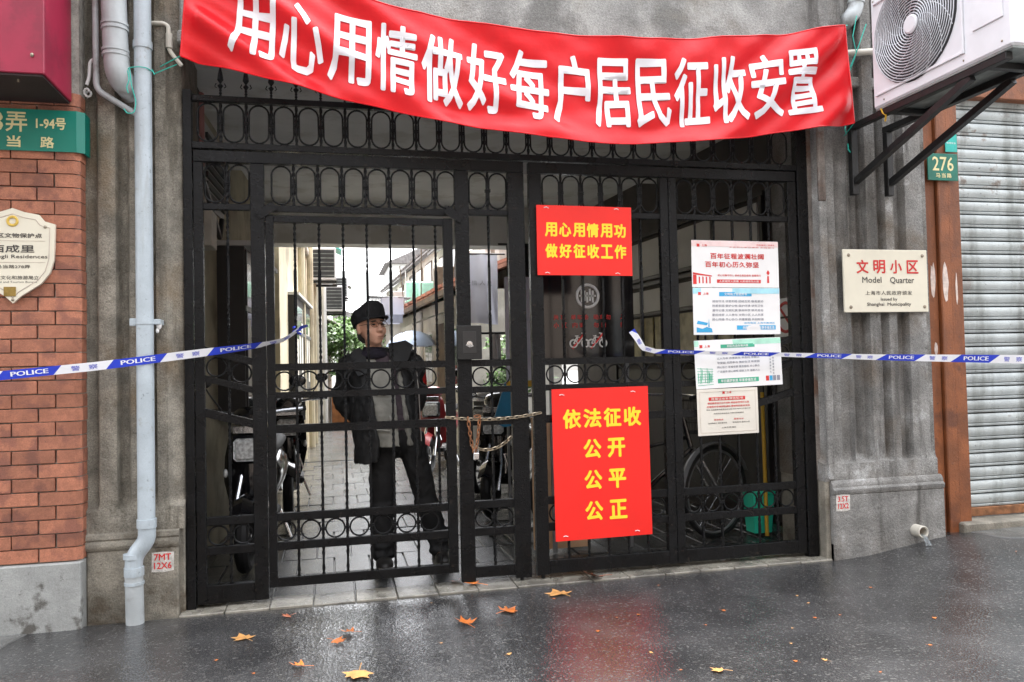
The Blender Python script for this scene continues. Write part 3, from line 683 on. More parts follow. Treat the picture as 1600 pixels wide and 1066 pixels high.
# right leaf
ra = thing('gate_leaf', 'black iron gate leaf carrying the two red signs and the posters', 'gate', (.95,0,.03))
for x0, x1 in ((.06,.138),(.912,.966),(.97,1.024),(1.812,1.874)): rail(ra, x0, x1, .035, 2.46, -.022, .022, 'stile')
rail(ra, .06, 1.874, 2.462, 2.527, -.022, .022)
for x0, x1 in ((.138,.912),(1.024,1.812)): rail(ra, x0, x1, 2.196, 2.231); rail(ra, x0, x1, .04, .118, -.02, .02)
r1 = [.2025+.129*k for k in range(6)]; r2 = [1.09+.131*k for k in range(6)]
field(ra, r1, zero, x0=.138, x1=.912, bot=.118); ovals(ra, r1, 2.231, 2.462, .106)
fr = lambda x: .115*(max(0., x-1.28)/.53)**1.35
field(ra, r2, fr, x0=1.024, x1=1.812, bot=.118); ovals(ra, r2, 2.231, 2.462, .106)
P(MB().tube([(.10,0,.035),(.10,0,.0)], .011), 'drop_bolt', 'iron', ra)
# lock box on the inner stile
lk = thing('lock_box', 'black steel lock box with a scratched recess on the gate stile', 'lock', (-.33,-.03,1.33))
P(MB().box(-.40,-.255,-.052,-.0235,1.335,1.535,.003), 'case', 'black_steel', lk)
P(MB().box(-.37,-.29,-.0545,-.0525,1.37,1.50,.001), 'face_plate', 'dark_panel', lk)
P(MB().lathe([(.018,0),(.018,-.006),(.008,-.008),(0,-.008)], (-.33,-.0545,1.425), 'y', 14), 'keyhole', 'chrome', lk)
P(MB().prism([(-.352,1.418),(-.335,1.44),(-.33,1.425),(-.318,1.432),(-.305,1.412),(-.33,1.405)], 'y', -.0550, -.0547), 'scratch', 'pale_panel', lk, smooth=False)
# chain round the meeting stiles
def chain(pts, name, mat, label, pitch=.0275):
    P_ = [Vector(p) for p in pts]; L_ = [0]
    for a, b_ in zip(P_[:-1], P_[1:]): L_.append(L_[-1]+(b_-a).length)
    root = thing(name, label, 'chain', P_[0])
    lm = MB(); a = .013; h = .0175
    path = [(a*math.cos(t)*.62, 0, h-.008+.0082*math.sin(t)) for t in [PI*k/5 for k in range(6)]]+[(a*math.cos(t)*.62, 0, -h+.008+.0082*math.sin(t)) for t in [PI+PI*k/5 for k in range(6)]]
    lm.tube(path, .0036, 5, closed=True); me = lm.mesh('link', mat)
    s_ = pitch/2; i = 0
    while s_ < L_[-1]:
        k = max(j for j in range(len(L_)-1) if L_[j] <= s_); t = (s_-L_[k])/(L_[k+1]-L_[k]); p = P_[k].lerp(P_[k+1], t); dr = (P_[k+1]-P_[k]).normalized()
        q = dr.to_track_quat('Z', 'Y') @ Euler((0,0,(i % 2)*PI/2+.5)).to_quaternion()
        o = IN(me, 'link', root, p); o.rotation_mode = 'QUATERNION'; o.rotation_quaternion = q
        s_ += pitch; i += 1
    return root
def sag(a, b_, dz, n=10): 
    a, b_ = Vector(a), Vector(b_); return [a.lerp(b_, k/n)+Vector((0,0,-dz*4*(k/n)*(1-k/n))) for k in range(n+1)]
chain(sag((-.475,-.030,1.0),(.09,-.036,1.005),.025,14), 'steel_chain', 'chain', 'pale steel chain stretched across the meeting stiles of the gate')
chain(sag((-.345,-.04,.995),(-.275,-.04,1.0),.20,14)+sag((-.275,-.04,1.0),(-.345,-.04,.995),.0,2)[1:2], 'steel_chain', 'chain_rust', 'rusty loop of chain hanging down below the lock box')
chain(sag((-.33,-.03,.83),(-.08,-.02,.87),.05,12), 'steel_chain', 'chain', 'lower length of pale chain drooping towards the meeting stile')
pk = thing('padlock', 'small padlock hanging where the rusty chain loop ends', 'lock', (-.30,-.04,.76))
P(MB().box(-.318,-.284,-.05,-.034,.745,.785,.003), 'body', 'chrome', pk); P(MB().tube([(-.312,-.042,.785),(-.312,-.042,.80),(-.30,-.042,.81),(-.288,-.042,.80),(-.288,-.042,.785)], .003, 6), 'shackle', 'chrome', pk)
# ------------------------------------------------------------------ pipes on the left pillar
def arcpts(pts, r=.06, n=5):
    """polyline with rounded corners"""
    V = [Vector(p) for p in pts]; out = [V[0]]
    for a, b_, c in zip(V[:-2], V[1:-1], V[2:]):
        d0 = (a-b_).normalized(); d1 = (c-b_).normalized(); rr = min(r, (a-b_).length*.45, (c-b_).length*.45)
        for k in range(n+1):
            t = k/n; out.append((b_+d0*rr)*(1-t)**2+b_*2*t*(1-t)+(b_+d1*rr)*t*t)
    return out+[V[-1]]
dp = thing('downpipe', 'light grey plastic downpipe running full height down the left pillar', 'pipe', (-2.13,-.15,0))
yb = -.15
P(MB().tube([(-2.077,yb,.50),(-2.077,yb,4.3)], .043, 20), 'pipe', 'pvc', dp)
P(MB().tube(arcpts([(-2.075,yb,.50),(-2.075,yb,.425),(-2.14,yb,.345),(-2.14,yb,.25)], .05), .0435, 20), 'elbow', 'pvc', dp)
P(MB().tube([(-2.14,yb,.26),(-2.135,yb,-.02)], .0445, 20), 'pipe', 'pvc_old', dp)
for z0, z1, x in ((.49,.535,-2.076),(.335,.36,-2.142),(.245,.29,-2.139),(.20,.215,-2.138),(3.02,3.06,-2.077)): P(MB().tube([(x,yb,z0),(x,yb,z1)], .0485, 20), 'coupling', 'pvc', dp)
cl = P(MB().tube([(-2.077,yb,1.553),(-2.077,yb,1.578)], .0465, 20).box(-2.15,-2.118,yb-.012,yb+.012,1.545,1.585,.003).box(-2.035,-2.0,yb-.006,-.06,1.552,1.58,.003), 'clamp', 'pvc', dp)
P(MB().ell((-2.012,-.13,1.548), (.014,.014,.022)).ell((-2.02,-.13,1.52), (.009,.01,.014)), 'filler_blob', 'paper_white', cl)
bp_ = thing('waste_pipe', 'fat grey waste pipe with an elbow at the top of the left pillar', 'pipe', (-2.2,-.2,2.85))
P(MB().tube(arcpts([(-2.24,-.17,4.3),(-2.205,-.17,3.02),(-2.195,-.17,2.86),(-2.14,-.07,2.80)], .09), .062, 20), 'pipe', 'pvc_old', bp_)
for z, x in ((3.10,-2.207),(3.125,-2.208),(2.985,-2.205),(2.96,-2.204)): P(MB().tube([(x,-.17,z),(x,-.17,z+.014)], .0675, 20), 'coupling', 'pvc_old', bp_)
mb = MB().tube(arcpts([(-2.315,-.12,3.4),(-2.312,-.12,2.80),(-2.12,-.12,2.68)], .04), .016, 12)
T(mb, 'drain_conduit', 'pvc_old', 'slim grey drain tube bending towards the downpipe under the fat elbow', 'pipe')
mb = MB().tube(arcpts([(-2.10,-.06,3.2),(-1.99,-.06,3.205),(-1.965,-.06,3.19),(-1.965,-.06,3.06),(-1.90,-.05,2.98)], .03), .0115, 10).tube([(-1.962,-.06,3.15),(-1.962,-.06,3.07)], .018, 10)
T(mb, 'cable_conduit', 'conduit', 'thin cream conduit bending down beside the banner end', 'pipe')
mb = MB().tube(arcpts([(-2.31,-.07,2.99),(-2.355,-.07,2.97),(-2.36,-.07,2.88),(-2.372,-.07,2.84)], .02), .009, 8)
mb.tube([(-2.372+.015*math.cos(a),-.08+.004*k,2.80+.018*math.sin(a)) for k, a in enumerate([j*.7 for j in range(16)])], .006, 6)
T(mb, 'coiled_cable', 'paper_white', 'short white cable ending in a coil beside the sign box', 'cable')
mb = MB(); S = lambda pts: mb.tube(arcpts(pts, .02, 4), .0028, 5)
S([(-2.03,-.155,2.90),(-2.05,-.20,2.905),(-2.09,-.205,2.905),(-2.145,-.19,2.90),(-2.13,-.21,2.83),(-2.145,-.21,2.79),(-2.135,-.21,2.76)])
S([(-2.13,-.205,2.89),(-2.12,-.21,2.80),(-2.10,-.2,2.72),(-2.11,-.2,2.66),(-2.145,-.2,2.655),(-2.16,-.2,2.68)]); S([(-2.03,-.16,2.91),(-2.015,-.17,2.88)])
S([(-2.03,-.12,2.90),(-1.90,-.2,2.93)])
T(mb, 'tie_string', 'teal_string', 'teal green string tied round the downpipe', 'string')
# ------------------------------------------------------------------ red banner
TOP = [(-1.83,3.47),(-1.4,3.415),(-.9,3.335),(-.45,3.275),(0.,3.235),(.5,3.225),(.92,3.245),(1.57,3.32),(2.11,3.42)]
BOT = [(-1.87,2.955),(-1.23,2.815),(-.68,2.70),(-.02,2.61),(.61,2.585),(1.32,2.66),(2.155,2.795)]
def banner(u, v):
    xb = -1.87+4.025*u; xt = -1.83+3.94*u
    zb = interp(BOT, xb); zt = interp(TOP, xt); x = xb+(xt-xb)*v; z = zb+(zt-zb)*v
    y = -.26
    e0 = math.exp(-u/.30)*min(1, u/.02); e1 = math.exp(-(1-u)/.20)*min(1, (1-u)/.02)
    y += .045*e0*math.sin(9.*(v*1.0+u*3.6)+.4)+.020*e0*math.sin(21*(v+u*3.1)+1)
    y += .036*e1*math.sin(8.*(v*1.0+(1-u)*4.4)+2.1)+.016*e1*math.sin(19*(v+(1-u)*3.9))
    mid = math.sin(PI*u)
    y += mid*(.016*math.sin(5*v+9*u)+.012*math.sin(16*v-22*u+2)*math.exp(-((v-.15)/.25)**2)+.010*noise.noise((u*20,v*4,3))+.004*noise.noise((u*60,v*10,7)))
    y -= .035*mid*math.exp(-(v/.14)**2)*math.cos(v*9); 
    z += .004*math.sin(u*31)*(1-v)
    return Vector((x, y, z))
bn = thing('banner', 'long red cloth banner with white characters strung across the gateway', 'banner', (0,-.26,2.58))
P(MB().grid(banner, 150, 26), 'cloth', 'banner_red', bn, angle=180)
hem = MB()
for vv in (0., 1.): hem.tube([banner(i/150, vv) for i in range(151)], .0045, 5)
for uu in (0., 1.): hem.tube([banner(uu, j/26) for j in range(27)], .0045, 5)
P(hem, 'hem', 'banner_red', bn)
txt = '用心用情做好每户居民征收安置'
for i, ch in enumerate(txt):
    vs_, fs_, _a = glyphs(ch)
    uc = (.057+i*.0638); wdt = .0585
    tm = bmesh.new(); bv = [tm.verts.new((a, b_, 0)) for a, b_ in vs_]
    for f in fs_:
        try: tm.faces.new([bv[k] for k in f])
        except ValueError: pass
    for k in range(1, 8): bmesh.ops.bisect_plane(tm, geom=tm.verts[:]+tm.edges[:]+tm.faces[:], plane_co=(k/8,0,0), plane_no=(1,0,0))
    for k in range(1, 14): bmesh.ops.bisect_plane(tm, geom=tm.verts[:]+tm.edges[:]+tm.faces[:], plane_co=(0,k/14,0), plane_no=(0,1,0))
    tm.verts.index_update(); m = MB()
    co = [v.co.copy() for v in tm.verts]; fc = [tuple(v.index for v in f.verts) for f in tm.faces]
    for q, (da, db) in enumerate(((-1,0),(1,0),(0,-1),(0,1),(-.7,-.7),(.7,-.7),(-.7,.7),(.7,.7))):
        pts = []
        for c_ in co:
            p = banner(uc+wdt*(c_.x*.95+.025+.024*da), .155+.655*(c_.y*.96+.02+.016*db)); pts.append((p.x, p.y-.0045-.0003*q, p.z))
        m.add(pts, fc)
    tm.free(); P(m, 'lettering', 'banner_white', bn, angle=180)
for (a, b_) in (((-1.87,-.26,2.955),(-2.0,-.1,2.95)),((2.11,-.26,3.42),(2.25,-.1,3.5)),((2.155,-.26,2.795),(2.2,-.09,2.76))):
    P(MB().tube([a, b_], .003, 5), 'tie', 'teal_string', bn)
# ------------------------------------------------------------------ red signs on the gate
def panel(x0, x1, z0, z1, y=-.03, rot=0., t=.006):
    """a thin board in front of the gate bars, turned by rot about its centre; returns mesh builder and (u,v) surface in metres from its lower left"""
    cx, cz = (x0+x1)/2, (z0+z1)/2; c, s = math.cos(rot), math.sin(rot)
    def f(u, v, d=0.):
        a, b_ = u-(x1-x0)/2, v-(z1-z0)/2; return Vector((cx+a*c-b_*s, y-t-d-.004*(1+noise.noise((cx*7+a*5.,cz*9+b_*4.,.5)))-.012*max(0,abs(a)/((x1-x0)/2)-.7)**2*(1 if math.sin(cx*40+a*3) > 0 else 0), cz+a*s+b_*c))
    W, H = x1-x0, z1-z0; m = MB(); n = 8
    for dd in (0., -t):
        m.v += [tuple(f(W*i/n, H*j/n, dd)) for j in range(n+1) for i in range(n+1)]
    q = (n+1)*(n+1); idx = lambda i, j: j*(n+1)+i
    for j in range(n):
        for i in range(n): m.f += [(idx(i,j),idx(i+1,j),idx(i+1,j+1),idx(i,j+1)), (q+idx(i,j),q+idx(i,j+1),q+idx(i+1,j+1),q+idx(i+1,j))]
    per = [(i,0) for i in range(n)]+[(n,j) for j in range(n)]+[(i,n) for i in range(n,0,-1)]+[(0,j) for j in range(n,0,-1)]
    for (a, b_), (c_, d_) in zip(per, per[1:]+per[:1]): m.f.append((idx(a,b_),q+idx(a,b_),q+idx(c_,d_),idx(c_,d_)))
    return m, f
def board(name, label, cat, x0, x1, z0, z1, mat, lines, ink, rot=0., y=-.026, bold=.03, t=.006):
    th = thing(name, label, cat, ((x0+x1)/2,y,z0)); m, f = panel(x0,x1,z0,z1,y,rot,t); P(m, 'panel', mat, th, angle=50)
    g = lambda u, v: f(u, v, .0012)
    for s, u0, u1, v0, v1 in lines:
        L_ = MB(); letter(L_, s, g, u0, u1, v0, v1, bold); P(L_, 'lettering', ink, th)
    W, H = x1-x0, z1-z0
    for u, v in ((.1,.96),(.84,.965),(.1,.03),(.84,.03)): P(MB().tube([f(u*W-.015,v*H,.002),f(u*W,v*H+.004,.005),f(u*W+.015,v*H-.002,.002)], .0022, 5), 'cable_tie', 'paper_white', th)
    return th, f
def row(s, u0, u1, v0, v1, gap=.12):
    n = len(s); st_ = (u1-u0)/(n-gap); return [(c, u0+i*st_, u0+i*st_+st_*(1-gap), v0, v1) for i, c in enumerate(s)]
board('red_notice_board', 'landscape red board with two lines of yellow characters on the gate', 'sign', .10,.71,1.835,2.262,'sign_red',
      row('用心用情用功',.05,.572,.235,.322)+row('做好征收工作',.05,.572,.105,.192),'sign_yellow', -.004)
ln = [(c,u0,u0+.115,v0,v0+.118) for c,u0,v0 in (('依',.065,.672),('法',.195,.672),('征',.325,.672),('收',.455,.672),('公',.19,.486),('开',.345,.486),('公',.19,.298),('平',.345,.298),('公',.19,.11),('正',.345,.11))]
board('red_notice_board', 'tall portrait red board with four lines of yellow characters on the gate', 'sign', .172,.792,.232,1.146,'sign_red',ln,'sign_yellow', .006)
# ------------------------------------------------------------------ paper posters
def poster(label, x0, x1, z0, z1, paper, rot=0., y=-.026):
    th = thing('poster', label, 'poster', ((x0+x1)/2,y,z0)); m, f = panel(x0,x1,z0,z1,y,rot,.003); P(m, 'sheet', paper, th, angle=50); return th, f
def rect(th, f, name, mat, u0, u1, v0, v1, d=.0008):
    P(MB().add([f(u0,v0,d),f(u1,v0,d),f(u1,v1,d),f(u0,v1,d)], [(0,1,2,3)]), name, mat, th)
def words(th, f, mat, items, bold=.012, d=.0016):
    m = MB()
    for s, u0, u1, v0, v1 in items: letter(m, s, lambda u, v: f(u, v, d), u0, u1, v0, v1, bold)
    P(m, 'lettering', mat, th)
def logo(th, f, u, v, s=.02):
    m = MB(); q = [f(u+s*.8*math.cos(a)*(1 if k % 2 else .62), v+s*.8*math.sin(a)*(1 if k % 2 else .62), .0016) for k, a in enumerate([j*PI/4 for j in range(8)])]; m.add(q, [tuple(range(8))]); P(m, 'emblem', 'print_red', th)
    words(th, f, 'print_red', [('上海', u+s*1.3, u+s*3.4, v-s*.45, v+s*.45)])
th, f = poster('white poster with red brush-style headline and a small red hall', 1.112,1.722,1.762,2.062,'paper_white',-.006)
rect(th,f,'tint','paper_pink',.0,.61,.262,.298); logo(th,f,.045,.268,.018)
words(th,f,'print_red',row('百年征程波澜壮阔',.128,.505,.182,.218,.1)+row('百年初心历久弥坚',.09,.468,.128,.164,.1),.02)
words(th,f,'print_red',[('庆祝建党一百周年',.455,.585,.272,.280),('不忘初心牢记使命 永远奋斗',.26,.585,.255,.262),('初心如磐守初心 使命在肩担使命 奋楫笃行',.175,.48,.07,.084)])
rect(th,f,'stripe','print_red',.17,.48,.028,.05); words(th,f,'paper_white',[('人民城市人民建 人民城市为人民',.185,.465,.032,.046)],.012,.0024)
m = MB()
m.add([f(.006,.095,.0012),(f(.135,.075,.0012)),f(.135,.068,.0012),f(.006,.082,.0012)],[(0,1,2,3)]); m.add([f(.006,.02,.0012),f(.03,.02,.0012),f(.03,.078,.0012),f(.006,.08,.0012)],[(0,1,2,3)])
for k in range(4): m.add([f(.045+k*.024,.025,.0012),f(.054+k*.024,.025,.0012),f(.054+k*.024,.066,.0012),f(.045+k*.024,.068,.0012)],[(0,1,2,3)])
m.add([f(.525,.03,.0012),f(.54,.03,.0012),f(.538,.075,.0012),f(.527,.075,.0012)],[(0,1,2,3)]); m.add([f(.533,.115,.0012),f(.545,.095,.0012),f(.533,.078,.0012),f(.521,.095,.0012)],[(0,1,2,3)])
P(m,'picture','print_red',th)
th, f = poster('white poster with blue heading band and blue skyline picture', 1.113,1.721,1.46,1.759,'paper_white',-.004)
rect(th,f,'tint','print_sky',.0,.606,.262,.297); logo(th,f,.045,.262,.018); rect(th,f,'stripe','print_blue',.18,.41,.245,.272); words(th,f,'paper_white',[('文明施工告居民书',.215,.375,.25,.267)],.012,.0024)
words(th,f,'print_grey',[(a+' '+b_+' '+c+' '+d_,.13,.49,.205-.029*k,.221-.029*k) for k,(a,b_,c,d_) in enumerate((('诚信守法','邻里和睦','团结互助','敬老爱幼'),('热爱家园','爱护公物','保护环境','讲究卫生'),('遵守公德','文明礼貌','崇尚科学','移风易俗'),('勤俭持家','人人参与','文明小区','人人共享'),('同心同德','齐心协力','共建家园','共创和谐')))])
rect(th,f,'stripe','print_blue',.30,.575,.03,.058); words(th,f,'paper_white',[('共建美好家园 共享幸福生活',.34,.565,.034,.053)],.015,.0024); words(th,f,'print_blue',[('咨询电话 上海市黄浦区',.35,.57,.068,.079)])
m = MB(); m.add([f(.02,.015,.0012),f(.13,.015,.0012),f(.125,.04,.0012),f(.09,.05,.0012),f(.06,.038,.0012),f(.02,.048,.0012)],[tuple(range(6))]); m.add([f(.1,.05,.0012),f(.11,.048,.0012),f(.106,.105,.0012)],[(0,1,2)]); m.add([f(.03,.09,.0012),f(.02,.07,.0012),f(.09,.06,.0012),f(.1,.075,.0012)],[(0,1,2,3)]); P(m,'picture','print_blue',th)
th, f = poster('white poster with green heading band and green building sketch', 1.115,1.722,1.125,1.432,'paper_white',.026)
rect(th,f,'tint','print_mint',.0,.606,.268,.304); logo(th,f,.045,.268,.018); rect(th,f,'stripe','print_green',.18,.42,.252,.275); words(th,f,'paper_white',[('旧区改造政策问答',.225,.375,.256,.272)],.012,.0024)
words(th,f,'print_grey',[(a+' '+b_+' '+c+' '+d_,.15,.45,.208-.028*k,.222-.028*k) for k,(a,b_,c,d_) in enumerate((('阳光征收','公开透明','公平公正','依法依规'),('以人为本','改善民生','早签约','早搬迁'),('早受益','共同参与','美好生活','新家园'),('同心协力','幸福安居','服务居民','关心群众'),('广泛宣传','耐心解释','细致工作','温暖人心')))])
for k, x in enumerate((.52,.54)): words(th,f,'print_grey',[(c,x,x+.012,.20-.02*q-.01*k,.212-.02*q-.01*k) for q, c in enumerate('征收安置惠民生')])
rect(th,f,'stripe','print_green',.15,.44,.03,.058); words(th,f,'paper_white',[('早日圆梦新居 早享幸福生活',.17,.42,.034,.053)],.015,.0024)
for u, mt in ((.49,'print_red'),(.515,'print_blue'),(.54,'print_grey'),(.568,'print_grey')): rect(th,f,'badge',mt,u,u+.022,.03,.062)
m = MB(); random.seed(5)
for k in range(16): a = .015+random.random()*.1; b0 = .03+random.random()*.03; m.add([f(a,b0,.0012),f(a+.004,b0,.0012),f(a+.004,b0+.03+random.random()*.06,.0012),f(a,b0+.03+random.random()*.05,.0012)],[(0,1,2,3)])
for k in range(7): m.add([f(.012,.02+.018*k,.0013),f(.12,.024+.016*k,.0013),f(.12,.027+.016*k,.0013),f(.012,.023+.018*k,.0013)],[(0,1,2,3)])
P(m,'picture','print_green',th)
th, f = poster('small cream notice with a red title band hanging lowest of the posters', 1.122,1.545,.825,1.118,'paper_cream',.012,-.0235)
m = MB(); W_, H_ = .423, .293
for a, b_ in (((.018,.018),(W_-.018,.018)),((W_-.018,.018),(W_-.018,H_-.018)),((W_-.018,H_-.018),(.018,H_-.018)),((.018,H_-.018),(.018,.018))): m.tube([f(*a,.0008),f(*b_,.0008)], .001, 4)
P(m,'border','paper_line',th); logo(th,f,.185,.268,.016); rect(th,f,'stripe','print_red',.08,.335,.218,.24); words(th,f,'paper_cream',[('房屋征收补偿告知书',.095,.32,.221,.237)],.012,.0024)
words(th,f,'print_red',[('请您携带相关证件材料 到征收现场办公室',.07,.36,.196,.208),('办理签约手续领取通知 感谢您的配合支持',.065,.365,.174,.186),('咨询地点',.11,.175,.092,.102),('联系方式',.25,.32,.092,.102)],.015)
words(th,f,'ink',[('地址 马当路弄内居委会办公室 时间 每天上午至下午',.06,.37,.157,.165),('欢迎居民前来咨询 节假日照常接待',.11,.32,.132,.14),('征收事务所 居民委员会',.07,.2,.072,.08),('现场接待 值班人员',.24,.36,.072,.08),('上海市黄浦区',.16,.265,.042,.05)],.006)
# ------------------------------------------------------------------ plaque and paint marks on the pillars
mq = thing('model_quarter_plaque', 'cream metal plaque with red characters on the right-hand pillar', 'plaque', (2.45,-.115,1.585))
P(MB().box(2.135,2.772,-.128,-.112,1.59,2.003,.003), 'panel', 'cream_plaque', mq)
F = flat(2.135,-.1295,1.59)
for i, c in enumerate('文明小区'):
    m = MB(); letter(m, c, F, .095+i*.127, .185+i*.127, .255, .345, .02); P(m,'lettering','ink_red',mq)
m = MB(); letter(m,'Model',F,.135,.28,.193,.233,.01); letter(m,'Quarter',F,.345,.53,.184,.233,.01); letter(m,'上海市人民政府颁发',F,.155,.51,.113,.141,.005,1.15); letter(m,'Issued by',F,.27,.395,.07,.096,.015); letter(m,'Shanghai  Municipality',F,.165,.50,.035,.064,.015); P(m,'lettering','ink',mq)
for x, z in ((.04,.375),(.60,.375),(.045,.035),(.605,.035)): P(MB().ell((2.135+x,-.129,1.59+z), (.012,.006,.012)), 'screw', 'screw', mq)
for lab, x, y, z, a, b_, wd_ in (('red spray-stencilled code on a white patch at the left pillar foot',-2.062,-.0855,.245,'7MT','12X6',.10),('small red stencilled code on a white patch at the right pillar foot',2.022,-.1365,.318,'3.5T','12X2',.09)):
    g_ = thing('stencil_mark', lab, 'marking', (x,y,z)); h_ = .10
    poly = [(x-.006,z-.004),(x+wd_*.55,z-.008),(x+wd_+.004,z),(x+wd_+.006,z+h_*.96),(x+wd_*.5,z+h_),(x-.004,z+h_*.98)]
    P(MB().prism(poly,'y',y-.0003,y+.002), 'white_patch', 'stencil_patch', g_, smooth=False)
    m = MB(); F = flat(x,y-.0012,z); letter(m,a,F,.006,wd_-.008,.055,.09,.02); letter(m,b_,F,.006,wd_-.006,.01,.045,.02); P(m,'lettering','print_red',g_)
do = thing('drain_outlet', 'short cream pipe stub spilling water at the right pillar foot', 'pipe', (2.6,-.16,.13))
P(MB().lathe([(.028,.0),(.028,-.075),(.036,-.08),(.040,-.075),(.040,.0)], (2.60,-.13,.155), 'y', 20), 'stub', 'conduit', do)
P(MB().lathe([(0,.0),(.027,.0)], (2.60,-.15,.155), 'y', 20), 'bore', 'rust', do)
P(MB().tube([(2.60,-.19,.134),(2.602,-.215,.125),(2.604,-.235,.10),(2.605,-.242,.075)], [.010,.012,.013,.02], 8), 'water_trickle', 'water', do)
# ------------------------------------------------------------------ police tape
def tape(label, path, width, start, twist, name='police_tape', period=.49, show=True):
    Pn = [Vector(p) for p in path]; L_ = [0]
    for a, b_ in zip(Pn[:-1], Pn[1:]): L_.append(L_[-1]+(b_-a).length)
    tot = L_[-1]
    def at(s):
        s = min(max(s,0),tot-1e-6); k = max(j for j in range(len(L_)-1) if L_[j] <= s); t = (s-L_[k])/(L_[k+1]-L_[k]); return Pn[k].lerp(Pn[k+1], t), (Pn[k+1]-Pn[k]).normalized()
    def surf(s, v, d=0.):
        p, t = at(s); a = interp(twist, s/tot); side = t.cross(Vector((0,0,1))).normalized(); up = side.cross(t)
        wv = up*math.cos(a)+side*math.sin(a); nn = (side*math.cos(a)-up*math.sin(a))
        if nn.y > 0: nn = -nn
        return p+wv*((v-.5)*width*interp(twist2, s/tot))+nn*d
    twist2 = [(0,1),(1,1)] if show else [(0,.55),(.08,.35),(.3,.4),(.6,.7),(1,1.)]
    th = thing(name, label, 'tape', Pn[-1])
    sh_ = width*.9; edges = []; s = start-3*period
    while s < tot+period: edges += [(s, s+period*.52, 'tape_blue'), (s+period*.52, s+period, 'tape_white')]; s += period
    for e0, e1, mt in edges:
        a0, a1 = max(0, e0), min(tot, e1)
        if a1-a0 < .004: continue
        n = max(3, int((a1-a0)/.02)); m = MB()
        def fn(u, v):
            lo = min(tot, max(0, e0+(v-.5)*sh_)); hi = min(tot, max(0, e1+(v-.5)*sh_)); return surf(lo+(hi-lo)*u, v)
        m.grid(fn, n, 2); P(m, 'stripe', mt, th, angle=180)
        if e0 > -.1 and e1 < tot+.05:
            m = MB()
            if mt == 'tape_blue': letter(m, 'POLICE', lambda u, v: surf(e0+u, v, .001), .05, .215, .28, .80, .0025)
            else:
                letter(m, '警', lambda u, v: surf(e0+u, v, .001), .06, .10, .22, .78, .0); letter(m, '察', lambda u, v: surf(e0+u, v, .001), .14, .18, .22, .78, .0)
            P(m, 'lettering', 'tape_white' if mt == 'tape_blue' else 'tape_blue', th, angle=180)
    return th
tape('blue and white police tape tied to the wicket door beside the downpipe', [(-4.2,-.75,1.16),(-2.75,-.32,1.295),(-2.3,-.28,1.335),(-2.1,-.21,1.36),(-1.6,-.06,1.425),(-1.46,-.03,1.447),(-1.385,-.025,1.465),(-1.33,-.02,1.50),(-1.29,-.02,1.535),(-1.25,-.02,1.545)], .044, .095, [(0,.0),(.5,.1),(.8,.3),(.93,1.0),(1,1.3)])
tape('police tape tied below the landscape red board and stretched past the shutter', [(.70,-.02,1.495),(.735,-.03,1.44),(.765,-.035,1.385),(.84,-.05,1.362),(1.2,-.10,1.345),(1.8,-.16,1.318),(2.3,-.2,1.295),(3.2,-.38,1.262),(4.6,-.7,1.22)], .075, .24, [(0,.2),(.1,.35),(.3,.3),(.5,.2),(1,.0)], show=False)
mb = MB().tube([(-1.31+.02*math.cos(a),.0+.02*math.sin(a),1.50+.003*k) for k, a in enumerate([j*.8 for j in range(14)])], .006, 6)
T(mb, 'tape_knot', 'tape_blue', 'blue knot of police tape round a wicket door bar', 'tape')
# ------------------------------------------------------------------ air conditioner on its bracket
def air_conditioner(label, loc, L_=1.03, H_=.70, D_=.32, group=None, grille=True):
    """outdoor unit in its own coordinates: fan face towards -x, long side along -y from the origin at the lower wall end"""
    r = tag(bpy.data.objects.new('air_conditioner', None), label, 'air conditioner', group); C.objects.link(r); r.location = loc
    PL(MB().box(0,D_,-L_,0,0,H_,.012), 'casing', 'ac_white', r)
    PL(MB().box(.01,D_-.01,-L_+.01,-.01,-.012,.001), 'base_tray', 'ac_under', r)
    fl_ = L_*.70; cy, cz, R_ = -fl_/2-.005, H_*.55, min(fl_,H_)*.455
    fr_ = PL(MB().box(-.012,-.001,-fl_,-.035,.07,.085,.002).box(-.012,-.001,-fl_,-.035,H_-.06,H_-.045,.002).box(-.012,-.001,-fl_-.012,-fl_,.07,H_-.045,.002), 'grille_frame', 'ac_white', r)
    PL(MB().box(-.008,-.001,-L_+.045,-fl_-.07,.16,H_-.06,.003), 'service_panel', 'ac_white', r)
    PL(MB().lathe([(0,0),(R_*1.03,0)], (-.0015,cy,cz), 'x', 36), 'fan_opening', 'ac_dark', r)
    if grille:
        for k in range(17):
            rr = R_*(.2+.8*k/16); PL(MB().torus((-.014-.012*math.sin(PI*(1-k/16)),cy,cz), rr, .0033, 'x', 44, 5), 'grille_ring', 'ac_grille', r)
        for k in range(14):
            a0 = 2*PI*k/14; pts = [(-.010-.012*math.sin(PI*(1-t)),cy+R_*(.18+.84*t)*math.cos(a0+t*1.3),cz+R_*(.18+.84*t)*math.sin(a0+t*1.3)) for t in [q/10 for q in range(11)]]
            PL(MB().tube(pts, .0022, 4), 'spoke', 'ac_grille', r)
        PL(MB().lathe([(0,-.03),(R_*.14,-.029),(R_*.17,-.022),(R_*.17,-.012)], (0,cy,cz), 'x', 24), 'hub', 'ac_white', r)
        for k in range(3):
            a0 = 2*PI*k/3; m = MB(); m.add([(-.0025,cy+R_*q*math.cos(a0+w_),cz+R_*q*math.sin(a0+w_)) for q, w_ in ((.18,-.2),(.9,-.1),(.95,.5),(.5,.7),(.18,.5))], [(0,1,2,3,4)]); PL(m, 'fan_blade', 'grey_paint', r)
        for y, z in ((-.1,.035),(-fl_,.035),(-L_+.06,.04),(-.03,H_-.03)): PL(MB().ell((-.002,y,z), (.003,.006,.006), 8, 6), 'screw', 'screw', r)
    return r
